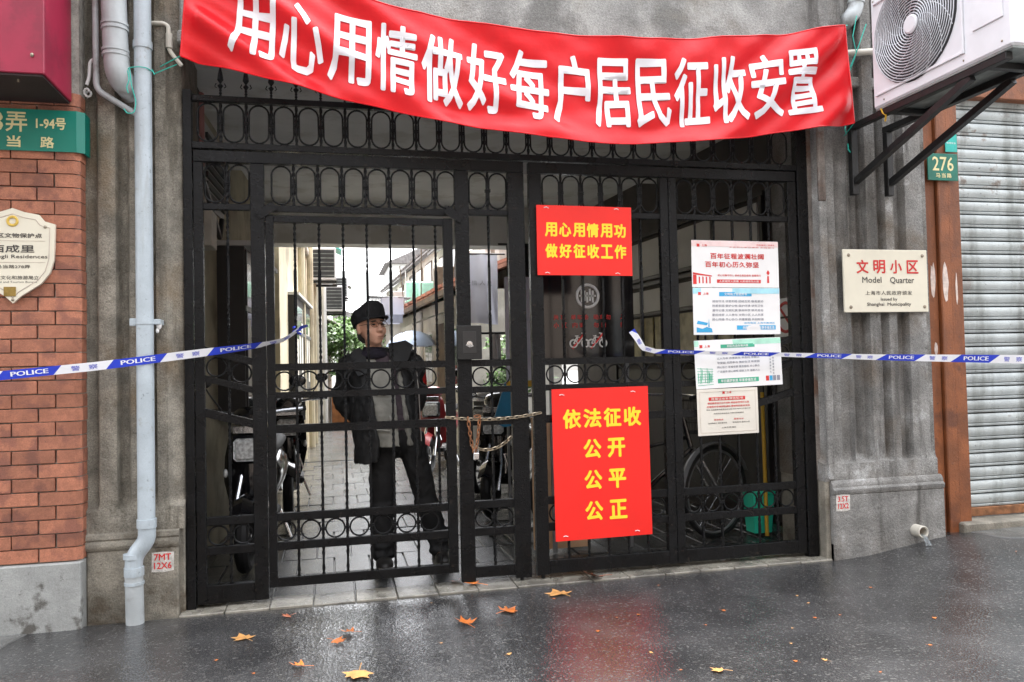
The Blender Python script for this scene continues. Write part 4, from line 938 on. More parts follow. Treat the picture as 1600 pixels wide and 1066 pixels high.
air_conditioner('white outdoor air conditioner unit with swirling fan grille above the right pillar', (2.2,-.385,2.838))
bk = thing('bracket', 'black steel bracket with diagonal braces holding the air conditioner', 'bracket', (2.3,-.11,2.45))
for x in (2.235, 2.50):
    P(MB().box(x-.022,x+.022,-1.36,-.105,2.785,2.825,.003), 'arm', 'black_steel', bk)
    P(MB().box(x-.022,x+.022,-.15,-.106,2.36,2.785,.003), 'wall_plate', 'black_steel', bk)
    P(MB().obox((x+.001,-.13,2.44),(x+.001,-1.12,2.782), .036, .04), 'brace', 'black_steel', bk)
P(MB().box(2.2575,2.4775,-.50,-.46,2.788,2.82,.002), 'cross_bar', 'black_steel', bk); P(MB().box(2.2575,2.4775,-1.24,-1.20,2.788,2.82,.002), 'cross_bar', 'black_steel', bk)
mb = MB().tube(arcpts([(2.06,-.06,3.3),(2.3,-.13,3.31),(2.9,-.13,3.38)], .05), .022, 12)
T(mb, 'refrigerant_pipe', 'conduit', 'cream insulated pipe running behind the banner end to the air conditioner', 'pipe')
ep = thing('pipe_elbow', 'grey-blue plastic pipe elbow on the wall beside the air conditioner', 'pipe', (2.25,-.08,3.4))
P(MB().tube(arcpts([(2.35,-.08,4.2),(2.33,-.08,3.62),(2.27,-.08,3.55),(2.27,.0,3.52)], .06), .05, 18), 'elbow', 'pvc_old', ep)
for z in (3.66,3.70): P(MB().tube([(2.333,-.08,z),(2.334,-.08,z+.018)], .055, 18), 'coupling', 'pvc_old', ep)
mb = MB().tube([(2.29,-.14,3.55),(2.24,-.16,3.40),(2.27,-.15,3.30),(2.22,-.15,3.2)], .003, 5).tube([(2.36,-.14,3.50),(2.25,-.15,3.25),(2.2,-.14,3.12)], .0035, 5)
T(mb, 'tie_string', 'teal_string', 'teal string dangling beneath the pipe elbow by the banner end', 'string')
mb = MB().tube([(2.21,-.44,2.83),(2.215,-.45,2.80),(2.22,-.47,2.78),(2.23,-.45,2.75)], .006, 6); T(mb, 'frayed_cord', 'yellow_pole', 'frayed yellow cord end hanging under the air conditioner corner', 'string')
mb = MB().tube([(2.2,-.11,2.82),(2.18,-.13,2.79),(2.19,-.13,2.76)], .0035, 5).tube([(2.205,-.12,2.70),(2.2,-.13,2.66),(2.215,-.13,2.64)], .004, 5); T(mb, 'tie_string', 'teal_string', 'short teal string ends caught on the steel bracket', 'string')
# ------------------------------------------------------------------ fallen leaves
def leaf_mesh(seed, mat, curl):
    rn = random.Random(seed); m = MB(); pts = []
    lob = [(90,1.0),(75,.72),(62,.62),(48,.9),(38,.6),(20,.55),(5,.78),(-12,.5),(-40,.34),(-90,.18)]
    full = lob+[(180-a, r) for a, r in lob[-2::-1]]
    ring = []
    for a, r in full:
        r *= rn.uniform(.88,1.1); an = math.radians(a); x, y = r*math.cos(an), r*math.sin(an)*.95
        ring.append((x, y))
    def z(x, y): return curl*(.20*x*x+.26*y*y)+.03*math.sin(5*x+seed)+.05*curl*math.sin(3*y+seed*2)
    mid = [(x*.5, y*.5) for x, y in ring]; n = len(ring)
    m.v = [(0,0,z(0,0)+.03)]+[(x,y,z(x,y)+.02) for x, y in mid]+[(x,y,z(x,y)) for x, y in ring]
    for i in range(n): j = (i+1) % n; m.f += [(0,1+i,1+j), (1+i,1+n+i,1+n+j,1+j)]
    m.tube([(0,-.1,.03),(.03,-.5,.05),(.08,-1.0,.02)], .022, 4)
    return m.mesh('fallen_leaf', mat, angle=70)
LM = [leaf_mesh(1,'leaf_orange',.9), leaf_mesh(2,'leaf_tan',.35), leaf_mesh(3,'leaf_brown',1.5), leaf_mesh(4,'leaf_orange',1.7)]
for x, y, k, s, rz, lab in ((-1.55,-.58,1,.062,.5,'pale tan leaf lying alone on the wet asphalt toward the downpipe'),(-1.36,-.29,2,.035,2.,'small curled red-brown leaf on the asphalt close to the wicket door'),(-1.05,-.64,3,.045,1.2,'orange leaf touching another in the middle of the wet sheen'),(-1.12,-.74,0,.045,4.,'orange leaf lying just beyond its touching neighbour in the wet sheen'),
    (-1.27,-1.03,3,.045,1.6,'curled orange leaf with a long stalk reaching toward a tan leaf'),(-1.03,-1.17,1,.075,2.9,'big tan-orange leaf nearest the kerb side with frayed lobes'),(-.48,-.68,3,.060,.3,'curled orange-red leaf alone below the meeting stiles'),(-.25,-.54,0,.066,5.3,'flat orange leaf on asphalt in front of the gate meeting stiles'),
    (-.32,-.02,0,.066,1.0,'orange leaf stuck on the stone sill under the padlock'),(-.41,.06,2,.055,2.5,'dark orange leaf wedged on the sill behind the gate bottom rail'),(.11,-.33,1,.085,.2,'large golden tan leaf spread flat before the tall red board'),(.41,-.10,2,.085,1.7,'brown-red leaf resting on the sill edge under the tall red board'),(.44,-1.57,1,.04,.9,'small pale leaf scrap far out on the asphalt')):
    o = IN(LM[k], 'fallen_leaf', None, (x, y, gz(x,y)+(.02 if y > -.13 else .008)), (random.uniform(-.12,.12), random.uniform(-.12,.12), rz), (s*1.2,s*1.2,s*1.2)); tag(o, lab, 'leaf', 'fallen plane leaves')
bit = leaf_mesh(9,'leaf_tan',.6); bit2 = leaf_mesh(10,'leaf_orange',.6)
random.seed(11)
mbit = []
for k in range(46):
    x, y = random.uniform(-2.6,3.4), random.uniform(-1.9,-.2)
    if x > 2 and y > -.35: continue
    s = random.choice((.008,.010,.013,.016)); o = IN(random.choice((bit,bit2)), 'leaf_scrap', None, (x,y,gz(x,y)+.002), (0,0,random.uniform(0,6)), (s,s*1.5,s)); tag(o, 'tiny tan or orange leaf scrap scattered on the wet asphalt', 'leaf', 'leaf scraps on the asphalt')
# ------------------------------------------------------------------ the man behind the wicket door
def xf(mb, M): mb.v = [tuple(M @ Vector(v)) for v in mb.v]; return mb
def man():
    r = thing('person', 'person in black cap and glasses standing behind the wicket door, hands behind back', 'person', (-.66,.6,0))
    HM = Matrix.Translation((-.868,.575,1.562)) @ Matrix.Rotation(math.radians(27),4,'Z') @ Matrix.Rotation(math.radians(-7),4,'X') @ Matrix.Rotation(math.radians(-3),4,'Y') @ Matrix.Diagonal((1.1,1.06,1.06,1))
    def head(m): return xf(m, HM)
    CM = HM @ Matrix.Translation((0,.0,-.004)) @ Matrix.Rotation(math.radians(-6),4,'X') @ Matrix.Diagonal((1.12,1.1,1.05,1))
    def capm(m): return xf(m, CM)
    b = MB()
    h = MB().ell((0,.012,.02),(.073,.092,.098),20,16).ell((0,-.025,-.045),(.060,.068,.072),18,12).ell((0,-.052,-.09),(.034,.032,.028),14,10)
    h.ell((.034,-.062,-.032),(.030,.026,.034)).ell((-.034,-.062,-.032),(.030,.026,.034))          # cheeks
    h.ell((0,-.096,-.018),(.013,.016,.028)).ell((0,-.108,-.034),(.017,.016,.013)).ell((.013,-.099,-.038),(.010,.010,.009)).ell((-.013,-.099,-.038),(.010,.010,.009))   # nose
    h.ell((0,-.082,.028),(.05,.014,.012))                                                          # brow
    h.ell((0,-.090,-.066),(.024,.010,.007)).ell((0,-.088,-.078),(.020,.010,.007))                  # lips
    for s in (-1,1): h.ell((s*.080,.014,-.010),(.009,.022,.035),10,8,Euler((.25,0,s*.35))).ell((s*.079,.004,-.030),(.007,.012,.013))
    head(h); b.add(h.v,h.f)
    b.cap2((-.845,.60,1.36),(-.858,.59,1.50),.056,.052)
    b.ell((-.80,.625,1.20),(.14,.08,.15)).ell((-.755,.62,1.02),(.145,.09,.17)).ell((-.725,.615,.86),(.15,.10,.12))
    sh = {-1:(-1.005,.62,1.345), 1:(-.635,.62,1.36)}; el = {-1:(-1.065,.72,1.075), 1:(-.55,.725,1.08)}; wr = {-1:(-.86,.79,.87), 1:(-.66,.79,.87)}
    for s in (-1,1):
        b.cap2((-.82,.63,1.31),(Vector(sh[s])+Vector((-s*.03,.01,-.03))),.05,.035); b.cap2((Vector(sh[s])+Vector((-s*.02,.01,-.03))),el[s],.036,.034); b.cap2(el[s],wr[s],.042,.03)
        w_ = Vector(wr[s]); d_ = Vector((-s*.075,.012,-.03)); p = w_+d_
        b.cap2(w_,p,.026,.033)
        for k in range(4):
            o = Vector((0,.012,-.026+.017*k)); q0 = p+o+d_*.2; q1 = q0+Vector((-s*.036,.006,-.012)); q2 = q1+Vector((-s*.024,-.012,-.016)); rr = (.0085,.0095,.0098,.009)[k]
            b.tube([p+o*.6,q0,q1,q2,q2+Vector((-s*.012,-.014,-.004))*(1.,1.15,1.2,1.05)[k]], [rr*1.1,rr*1.05,rr,rr*.92,rr*.6], 8)
        b.tube([w_+d_*.35,w_+d_*.6+Vector((0,.03,.018)),p+Vector((-s*.012,.036,.034))], [.013,.0115,.007], 8)
    hip = {-1:(-.80,.615,.84), 1:(-.63,.615,.84)}; kn = {-1:(-.815,.585,.46), 1:(-.53,.60,.46)}; an = {-1:(-.81,.60,.09), 1:(-.44,.63,.09)}
    for s in (-1,1): b.cap2(hip[s],kn[s],.075,.05); b.cap2(kn[s],an[s],.05,.035); b.cap2(an[s],Vector(an[s])+Vector((0,-.1,-.035)),.035,.03)
    body = bpy.data.objects.new('body', remesh(b,'body','skin',.0065,3)); C.objects.link(body); body.parent = r; body.matrix_parent_inverse = Matrix.Translation(-BASE[r.name])
    def cloth(m, name, mat, vox=.011, sm=5, fold=0., fq=(14,14,14)):
        o = bpy.data.objects.new(name, remesh(m,name,mat,vox,sm,fold,fq)); C.objects.link(o); o.parent = r; o.matrix_parent_inverse = Matrix.Translation(-BASE[r.name]); return o
    # face details
    for s in (-1,1):
        P(head(MB().ell((s*.030,-.0875,.003),(.0125,.006,.0055),10,8)),'eye','eye',r)
        P(head(MB().ell((s*.032,-.0945,.0225),(.021,.005,.0042),10,6,Euler((0,s*.12,0)))),'eyebrow','hair',r)
        P(head(MB().ell((s*.070,.036,.016),(.008,.022,.026),10,8)),'hair','hair',r)
    P(head(MB().ell((0,-.0995,-.072),(.022,.0035,.0026),10,6)),'mouth','lip',r)
    P(head(MB().ell((0,.062,-.03),(.062,.046,.065),12,10)),'hair','hair',r)
    g = MB()
    for s in (-1,1):
        g.tube([(s*.031+.023*math.cos(a),-.107+.006*abs(math.cos(a))*(1 if s*math.cos(a) > 0 else 0),.0+.0165*math.sin(a)) for a in [2*PI*k/18 for k in range(18)]],.0014,5,closed=True)
        g.tube([(s*.054,-.102,.004),(s*.074,-.06,.008),(s*.080,.012,.012)],.0017,5)
    g.tube([(-.008,-.108,.002),(0,-.111,.005),(.008,-.108,.002)],.0014,5); P(head(g),'glasses','glasses',r)
    # cap: band, crown, peak
    c = MB(); rings = []
    for z, sx, sy, dy in ((.030,.081,.101,.014),(.05,.083,.104,.014),(.062,.086,.108,.013),(.085,.088,.112,.012),(.103,.083,.105,.008),(.114,.070,.090,.004),(.119,.040,.050,.002)):
        rings.append([(sx*math.cos(a),dy+sy*math.sin(a),z+(.026 if z > .08 else .006)*(-math.sin(a))+.004*math.sin(3*a+1)*(1 if z > .08 else 0)) for a in [2*PI*k/28 for k in range(28)]])
    c.loft(rings); cp = cloth(capm(c),'cap','cap',.0065,2,.006,(26,26,26))
    pk_ = MB(); top = []; bot = []
    for i in range(15):
        a = PI+PI*(.14+.72*i/14); x, y = .084*math.cos(a), .012+.104*math.sin(a); e = math.sin(PI*i/14)
        top.append([(x,y,.048),(x*1.03,y-.066*e,.036-.008*e)]); 
    pk_.v = [p for q in top for p in q]+[(p[0],p[1],p[2]-.005) for q in top for p in q]; n = len(top)
    for i in range(n-1): pk_.f += [(2*i,2*i+1,2*i+3,2*i+2),(2*n+2*i,2*n+2*i+2,2*n+2*i+3,2*n+2*i+1),(2*i+1,2*n+2*i+1,2*n+2*i+3,2*i+3)]
    P(capm(pk_),'peak','cap',cp)
    # scarf, sweater, vest, jacket, trousers, shoes
    s_ = MB().torus((-.850,.598,1.416),.055,.020,'z',22,10,1.0,.95).torus((-.848,.592,1.380),.066,.027,'z',22,10,1.05,.95); cloth(s_,'scarf','scarf',.008,3,.005,(24,24,24))
    cloth(MB().ell((-.805,.61,1.25),(.155,.112,.17)).ell((-.765,.605,1.05),(.15,.115,.19)).ell((-.755,.60,.93),(.148,.115,.12)),'sweater','sweater')
    v = MB(); rings = []
    for q in range(25):
        z = .79+.57*q/24; t = q/24; cx = -.765-.06*t; sx = .185-.02*t*t; sy = .172-.03*t*t-(.05*max(0,t-.8)/.2); rp = 1+.016*math.sin(z*2*PI/.06)
        rt = 314; lf = 290+10*t+(14*max(0,t-.85)/.15 if t > .85 else 0)
        ring = []; ins = []
        for k in range(41):
            a = math.radians(rt+(360+min(lf,rt-6)-rt)*k/40); ring.append((cx+sx*rp*math.cos(a), .622+sy*rp*math.sin(a), z)); ins.append((cx+(sx-.03)*math.cos(a), .622+(sy-.03)*math.sin(a), z))
        rings.append(ring+ins[::-1])
    v.loft(rings); cloth(v,'vest','vest',.009,2,.005,(18,18,18))
    for z in (.905,1.14): P(MB().tube([(-.86,.452,z),(-.80,.442,z-.006),(-.765,.444,z-.012)],.006,6),'pocket_welt','vest',r)
    P(MB().tube([(-.765,.452,.99),(-.762,.448,.975),(-.76,.449,.96)],.004,6),'zip_pull','zip',r)
    j = MB()
    # jacket: two open fronts joined by a back, full sleeves going behind
    for s, x0 in ((-1,-1.0),(1,-.60)):
        fr_ = [(-1,.55)] 
        j.ell((x0+.015*s,.60,1.29),(.07,.10,.09)).cap2((-.83,.64,1.365),(x0+(.03 if s < 0 else -.03),.63,1.345),.075,.072)
    for z, cx, sx, sy in ((1.32,-.81,.205,.10),(1.2,-.80,.21,.105),(1.08,-.785,.215,.11),(.96,-.765,.22,.115),(.84,-.75,.225,.118),(.77,-.745,.225,.12)):
        pass
    rings = []
    for z, cx, sx, sy, rt, lf in ((1.38,-.825,.15,.085,318,232),(1.3,-.815,.19,.15,316,240),(1.2,-.81,.205,.185,318,246),(1.08,-.80,.21,.20,320,250),(.96,-.785,.215,.208,322,252),(.84,-.77,.22,.21,323,251),(.76,-.762,.224,.212,322,248),(.70,-.76,.228,.212,320,246)):
        ring = []; ins = []
        for k in range(41):
            a = math.radians(rt+(360+lf-rt)*k/40); wv = 1+.025*math.sin(6*a+z*7)
            ring.append((cx+sx*math.cos(a)*wv, .632+sy*math.sin(a)*wv, z+.02*math.cos(a)*(1 if z < .75 else 0))); ins.append((cx+(sx-.028)*math.cos(a), .632+(sy-.028)*math.sin(a), z))
        rings.append(ring+ins[::-1])
    j.loft(rings)
    for s in (-1,1):
        j.cap2(sh[s],el[s],.070,.058); j.cap2(el[s],(Vector(el[s]).lerp(Vector(wr[s]),.93)),.058,.046)
        j.ell((Vector(el[s])+Vector((s*.004,.0,.07))),(.063,.062,.04)).ell((Vector(sh[s])+Vector((0,0,-.11))),(.07,.07,.035))
    cloth(j,'jacket','jacket',.010,3,.011,(13,13,9))
    # collar wings standing away from the neck
    for s, pts in ((-1,[(-.94,.60,1.435),(-.905,.51,1.36),(-.885,.475,1.27),(-.955,.475,1.245),(-1.015,.52,1.335),(-.985,.60,1.415)]),(1,[(-.755,.60,1.455),(-.755,.505,1.375),(-.715,.475,1.275),(-.655,.485,1.31),(-.60,.53,1.44),(-.645,.585,1.475)])):
        m = MB(); n = len(pts); m.v = [tuple(p) for p in pts]+[(p[0],p[1]+.016,p[2]-.004) for p in pts]; m.f = [tuple(range(n)),tuple(range(n,2*n))[::-1]]+[(i,i+n,(i+1) % n+n,(i+1) % n) for i in range(n)]
        P(m,'collar','jacket',r,angle=50)
    P(MB().tube([(-.585,.49,1.27),(-.575,.47,1.12),(-.57,.465,.95),(-.565,.47,.82)],.003,5),'zip_edge','zip',r)
    t = MB().ell((-.725,.615,.83),(.175,.125,.13))
    for s in (-1,1):
        t.cap2(hip[s],kn[s],.100,.076); t.cap2(kn[s],(Vector(an[s])+Vector((0,0,-.0))),.076,.068)
        t.ell((Vector(an[s])+Vector((0,-.005,.0))),(.078,.092,.04)).ell((Vector(an[s])+Vector((0,-.005,.06))),(.073,.082,.03)).ell((Vector(an[s])+Vector((0,.0,.12))),(.07,.075,.025)).ell((Vector(kn[s])+Vector((0,-.01,-.05))),(.078,.082,.04))
    cloth(t,'trousers','trousers',.010,3,.012,(11,11,9))
    for s in (-1,1):
        q = Vector(an[s]); q.z = 0; dx = .0 if s < 0 else .03
        m = MB().ell((q.x,q.y-.0,.06),(.055,.08,.06)).ell((q.x+dx*.5,q.y-.10,.046),(.058,.115,.046)).box(q.x-.05,q.x+.05+dx*.3,q.y-.18,q.y+.07,.0,.024,.008)
        cloth(m,'shoe','shoe',.009,3)
    return r
man()
# ------------------------------------------------------------------ bicycle parked behind the right leaf
def wheel(parent, R_, loc, rot=(0,0,0), tyre='rubber', rim='chrome', w_=.017, spokes=28):
    hub = PL(MB().tube([(0,-.035,0),(0,.035,0)],.018,10),'wheel','chrome',parent,loc,rot)
    PL(MB().torus((0,0,0),R_-w_,w_,'y',44,10),'tyre',tyre,hub); PL(MB().torus((0,0,0),R_-2.5*w_,.009,'y',44,6),'rim',rim,hub)
    m = MB()
    for k in range(spokes):
        a = 2*PI*k/spokes; m.tube([(.018*math.cos(a+.9*(-1)**k),.022*(-1)**(k//2),.018*math.sin(a+.9*(-1)**k)),((R_-2.7*w_)*math.cos(a),0,(R_-2.7*w_)*math.sin(a))],.0012,4,cap=False)
    PL(m,'spokes','chrome',hub); return hub
def bicycle(label, loc, rz, steer):
    r = tag(bpy.data.objects.new('bicycle',None),label,'bicycle'); C.objects.link(r); r.location = loc; r.rotation_euler = (0,-.0,rz)
    R_ = .34; wb = 1.03
    wheel(r,R_,(0,0,R_)); fa = Vector((wb,0,R_)); ht, hb = Vector((.80,0,.90)), Vector((.86,0,.66))
    wheel(r,R_,fa,(0,0,steer),rim='grey_paint')
    f = MB(); bb_ = (.43,0,.28); stp = (.27,0,.76)
    for a, b_, q in ((bb_,stp,.016),(bb_,hb,.018),((.29,0,.62),(.84,0,.74),.014),(ht,hb,.019)): f.tube([a,b_],q,10)
    for s in (-1,1): f.tube([(.43,s*.03,.28),(0,s*.055,R_)],.009,8); f.tube([(.275,s*.02,.70),(0,s*.055,R_)],.008,8)
    PL(f,'frame','black_gloss',r)
    fk = MB(); d = Vector((math.cos(steer),math.sin(steer),0)); sd_ = Vector((-d.y,d.x,0))
    for s in (-1,1): fk.tube([hb+sd_*(.035*s),fa.lerp(hb,.35)+sd_*(.045*s),fa+sd_*(.05*s)],.010,8)
    PL(fk,'fork','chrome',r)
    PL(MB().tube([ht,ht+Vector((-.03,0,.12)),ht+Vector((0,0,.15))],.013,8).tube([ht+Vector((0,0,.15))+sd_*s*.27-d*(.12*abs(s)**2) for s in (-1,-.8,-.4,0,.4,.8,1)],.011,8),'handlebar','chrome',r)
    for s in (-1,1): PL(MB().tube([ht+Vector((0,0,.15))+sd_*s*.27-d*.12,ht+Vector((0,0,.14))+sd_*s*.29-d*.22],.016,8),'grip','rubber',r)
    sd2 = MB().ell((.25,0,.86),(.13,.075,.035),16,10).ell((.34,0,.865),(.09,.03,.025)); PL(sd2,'saddle','rubber',r); PL(MB().tube([stp,(.255,0,.84)],.012,8),'seat_post','chrome',r)
    cr = PL(MB().torus((.43,.045,.28),.085,.006,'y',28,6).tube([(.43,.05,.28),(.53,.06,.15)],.008,6).tube([(.43,-.05,.28),(.33,-.06,.41)],.008,6),'crank','chrome',r)
    PL(MB().box(.48,.58,.06,.14,.14,.16,.004),'pedal','rubber',cr); PL(MB().box(.28,.38,-.14,-.06,.40,.42,.004),'pedal','rubber',cr)
    PL(MB().box(.02,.44,.035,.065,.25,.37,.012),'chain_case','black_gloss',r)
    for c, st_ in ((Vector((0,0,R_)),0.),(fa,steer)):
        m = MB(); dd = Vector((math.cos(st_),math.sin(st_),0)); ss = Vector((-dd.y,dd.x,0)); rr = []
        for k in range(15):
            a = math.radians(20+150*k/14); q = c+dd*((R_+.018)*math.cos(a))+Vector((0,0,(R_+.018)*math.sin(a))); o_ = dd*math.cos(a)*.008+Vector((0,0,math.sin(a)*.008)); rr.append([q-ss*.028,q+o_,q+ss*.028,q+o_*1.3])
        m.loft(rr); PL(m,'mudguard','grey_paint',r)
    bk_ = MB(); o = ht+d*.10+Vector((0,0,-.14))
    for i in range(8):
        for s in (0,1): bk_.tube([o+d*(.26*s)+sd_*(-.16+.32*i/7),o+d*(.26*s)+sd_*(-.18+.36*i/7)+Vector((0,0,.24))],.0028,4); bk_.tube([o+d*(.26*i/7)+sd_*(-.16+.32*s),o+d*(.26*i/7)+sd_*(-.18+.36*s)+Vector((0,0,.24))],.0028,4)
        bk_.tube([o+d*(.26*i/7)+sd_*-.16,o+d*(.26*i/7)+sd_*.16],.0028,4)
    for q in (0,.08,.16,.24): bk_.tube([o+Vector((0,0,q))+d*a+sd_*b_ for a, b_ in ((0,-.16),(.26,-.16),(.26,.16),(0,.16))],.004,5,closed=True)
    PL(bk_,'basket','black_steel',r)
    PL(MB().tube([(.02,-.05,R_+.36),(-.2,-.05,R_+.38),(-.2,.05,R_+.38),(.02,.05,R_+.36)],.007,6,closed=True).tube([(-.15,.05,R_+.37),(0,.06,R_)],.006,6).tube([(-.15,-.05,R_+.37),(0,-.06,R_)],.006,6),'carrier','grey_paint',r)
    return r
bicycle('black city bicycle with wire basket parked behind the tall red board', (.60,.93,0), -.235, .62)
# ------------------------------------------------------------------ scooters
def scooter(label, loc, rz, body='black_gloss', seat='rubber', group='scooters parked in the lane', box=False):
    r = tag(bpy.data.objects.new('motor_scooter',None),label,'scooter',group); C.objects.link(r); r.location = loc; r.rotation_euler = (0,0,rz)
    R_ = .23
    for x in (0,1.22): wheel(r,R_,(x,0,R_),w_=.045,spokes=6)
    def ring(x,z,wy,hz,n=14,tilt=0): return [(x+tilt*math.sin(2*PI*k/n),wy*math.cos(2*PI*k/n),z+hz*math.sin(2*PI*k/n)) for k in range(n)]
    PL(MB().loft([ring(-.34,.62,.03,.03),ring(-.28,.60,.10,.08),ring(-.05,.56,.15,.13),ring(.2,.52,.16,.14),ring(.42,.46,.13,.14),ring(.5,.40,.10,.10)]),'tail_body',body,r)
    PL(MB().loft([ring(-.30,.71,.05,.03),ring(-.2,.74,.12,.05),ring(.05,.735,.135,.055),ring(.3,.70,.12,.05),ring(.46,.68,.07,.03)]),'seat',seat,r)
    PL(MB().box(.44,.95,-.14,.14,.24,.31,.02),'floor_board','rubber',r)
    sh_ = [[(x-.03,-w_,z),(x+.02,-w_*.6,z),(x+.05,0,z),(x+.02,w_*.6,z),(x-.03,w_,z),(x-.05,w_*.6,z),(x-.05,0,z),(x-.05,-w_*.6,z)] for x,z,w_ in ((.99,.30,.10),(1.0,.42,.14),(1.01,.56,.17),(1.0,.72,.165),(.98,.86,.14),(.95,.94,.09))]
    PL(MB().loft(sh_),'leg_shield',body,r,angle=60)
    hd = PL(MB().loft([ring(.86,.97,.10,.05),ring(.93,.98,.13,.075),ring(1.02,.97,.10,.07),ring(1.06,.96,.05,.05)]),'head_cowl',body,r)
    fc = PL(MB().box(1.02,1.085,-.115,.115,.68,.87,.02),'headlight','black_gloss',r); PL(MB().box(1.08,1.105,-.09,.09,.70,.85,.02),'lens','lens',fc)
    for s in (-1,1): PL(MB().ell((1.04,s*.15,.62),(.02,.016,.03)),'indicator','lens',r)
    PL(MB().tube([(.9,-.34,1.03),(.93,-.2,1.02),(.95,0,.99),(.93,.2,1.02),(.9,.34,1.03)],.013,8),'handlebar','chrome',r)
    for s in (-1,1):
        PL(MB().tube([(.91,s*.22,1.02),(.88,s*.36,1.03)],.018,8),'grip','rubber',r)
        mi = PL(MB().tube([(.92,s*.19,1.03),(.93,s*.26,1.13),(.93,s*.29,1.18)],.006,6),'mirror','black_steel',r); PL(MB().ell((.93,s*.31,1.22),(.014,.06,.04)),'mirror_head','black_gloss',mi)
        PL(MB().tube([(1.22,s*.065,R_),(1.12,s*.07,.44),(1.03,s*.05,.60)],.017,8),'fork','chrome',r)
    PL(MB().tube([(1.08,.1,.53),(1.09,.1,.36)],.009,6).tube([(1.09,.09,.53),(1.10,.13,.40)],.009,6),'crash_bar','chrome',r)
    m = MB(); rr = []
    for k in range(11): a = math.radians(35+125*k/10); q = Vector((1.22+(R_+.03)*math.cos(a),0,R_+(R_+.03)*math.sin(a))); rr.append([(q.x,-.06,q.z-.02),(q.x+.01*math.cos(a),0,q.z+.02),(q.x,.06,q.z-.02),(q.x,0,q.z)])
    PL(m.loft(rr),'front_mudguard',body,r)
    PL(MB().box(1.06,1.068,-.10,.10,.88,.93,.003),'trim','chrome',r)
    PL(MB().tube([(.35,.12,.25),(.37,.2,.04)],.012,6),'side_stand','chrome',r); PL(MB().tube([(-.25,-.13,.26),(.3,-.13,.22)],.04,10),'exhaust','grey_paint',r)
    if box: PL(MB().box(-.5,-.18,-.17,.17,.72,1.0,.04),'top_box',body,r)
    return r
scooter('black scooter with square headlight facing the street beside the tan wall', (-1.62,1.95,0), -PI/2-.045)
scooter('black scooter with top box tucked in behind the front scooter', (-1.56,3.9,0), -PI/2+.04, box=True)
scooter('red scooter parked in the lane behind the person in the cap', (.42,6.0,0), -PI/2-.35, body='scooter_dull')
scooter('white scooter standing in front of the hanging sheets', (.95,4.3,0), -PI/2-.55, body='white_gloss')
scooter('dark scooter just inside the meeting stiles under the blue board', (.72,3.1,0), -PI/2-.45)
# ------------------------------------------------------------------ clutter just inside the gate
nbk = thing('no_bikes_board', 'glossy black board with white round emblem, red characters and crossed-out bicycle', 'sign', (.62,.62,0))
P(MB().box(.285,.965,.60,.625,1.33,2.35,.004),'panel','black_gloss',nbk)
P(MB().box(.345,.375,.626,.65,0,2.35,.003),'post','grey_paint',nbk); P(MB().box(.90,.93,.626,.65,0,2.35,.003),'post','grey_paint',nbk)
em = MB().torus((.625,.5975,1.765),.078,.010,'y',30,6)
for a_ in range(5): em.box(.575+.02*a_,.588+.02*a_,.594,.599,1.765-.045+.01*(a_ % 2),1.765+.05-.012*(a_ % 3))
em.box(.565,.685,.594,.599,1.76,1.772); P(em,'emblem','paper_white',nbk)
F = flat(0,.5985,0); m = MB()
for s,u0,v0 in (('共',.375,1.60),('享',.425,1.60),('单',.50,1.60),('车',.545,1.60),('助',.59,1.60),('动',.665,1.60),('车',.71,1.60),('勿',.755,1.60),('入',.86,1.60),('小',.375,1.545),('区',.435,1.545),('内',.51,1.545),('请',.56,1.545),('勿',.665,1.545),('骑',.72,1.545),('行',.86,1.545)): letter(m,s,F,u0,u0+.036,v0,v0+.036,.02)
P(m,'lettering','print_red',nbk)
m = MB()
for o_ in (.515, .645):
    for x in (0., .085): m.torus((o_+x,.597,1.435),.026,.006,'y',20,6)
    for a, b_ in (((0,0),(.035,0)),((.035,0),(.025,.045)),((.025,.045),(0,0)),((.035,0),(.075,.05)),((.025,.042),(.072,.042)),((.085,0),(.07,.065)),((.058,.072),(.088,.066)),((.012,.052),(.035,.052))): m.tube([(o_+a[0],.597,1.435+a[1]),(o_+b_[0],.597,1.435+b_[1])],.0045,6)
P(m,'bicycle_pictogram','paper_white',nbk)
P(MB().obox((.505,.594,1.40),(.60,.594,1.515),.003,.012).obox((.64,.594,1.40),(.745,.594,1.52),.003,.012),'red_strokes','print_red',nbk)
mb = MB().box(.22,.62,.66,.69,.02,.93,.003); T(mb,'cardboard_sheet','cardboard','tall brown cardboard sheet leaning behind the bicycle rear wheel','cardboard')
gb = thing('plastic_bin', 'bright sea-green plastic bin on the floor by the yellow pole', 'bin', (1.95,.72,0))
P(MB().loft([[(1.89,.66,.02),(2.03,.66,.02),(2.03,.78,.02),(1.89,.78,.02)],[(1.875,.64,.30),(2.045,.64,.30),(2.045,.80,.30),(1.875,.80,.30)]]),'body','green_plastic',gb,smooth=False)
P(MB().box(1.865,2.055,.63,.81,.30,.325,.006),'lid','green_plastic',gb); P(MB().box(1.90,2.02,.67,.77,.0,.02),'foot','rubber',gb)
mb = MB().tube([(1.93,.56,.02),(2.02,.72,1.05)],.014,10); T(mb,'yellow_pole','yellow_pole','yellow pole leaning in the corner beside the right gate post','pole')
ns = thing('no_smoking_sign', 'white sign with red prohibition ring by the right gate post', 'sign', (1.93,.38,1.45))
P(MB().box(1.955,1.963,.12,.42,1.45,1.72,.001),'plate','paper_white',ns); P(MB().torus((1.953,.27,1.585),.10,.011,'x',28,6),'ring','print_red',ns); P(MB().obox((1.953,.2,1.515),(1.953,.34,1.655),.004,.018),'slash','print_red',ns)
P(MB().obox((1.953,.2,1.585),(1.953,.33,1.585),.004,.014),'cigarette','ink',ns)
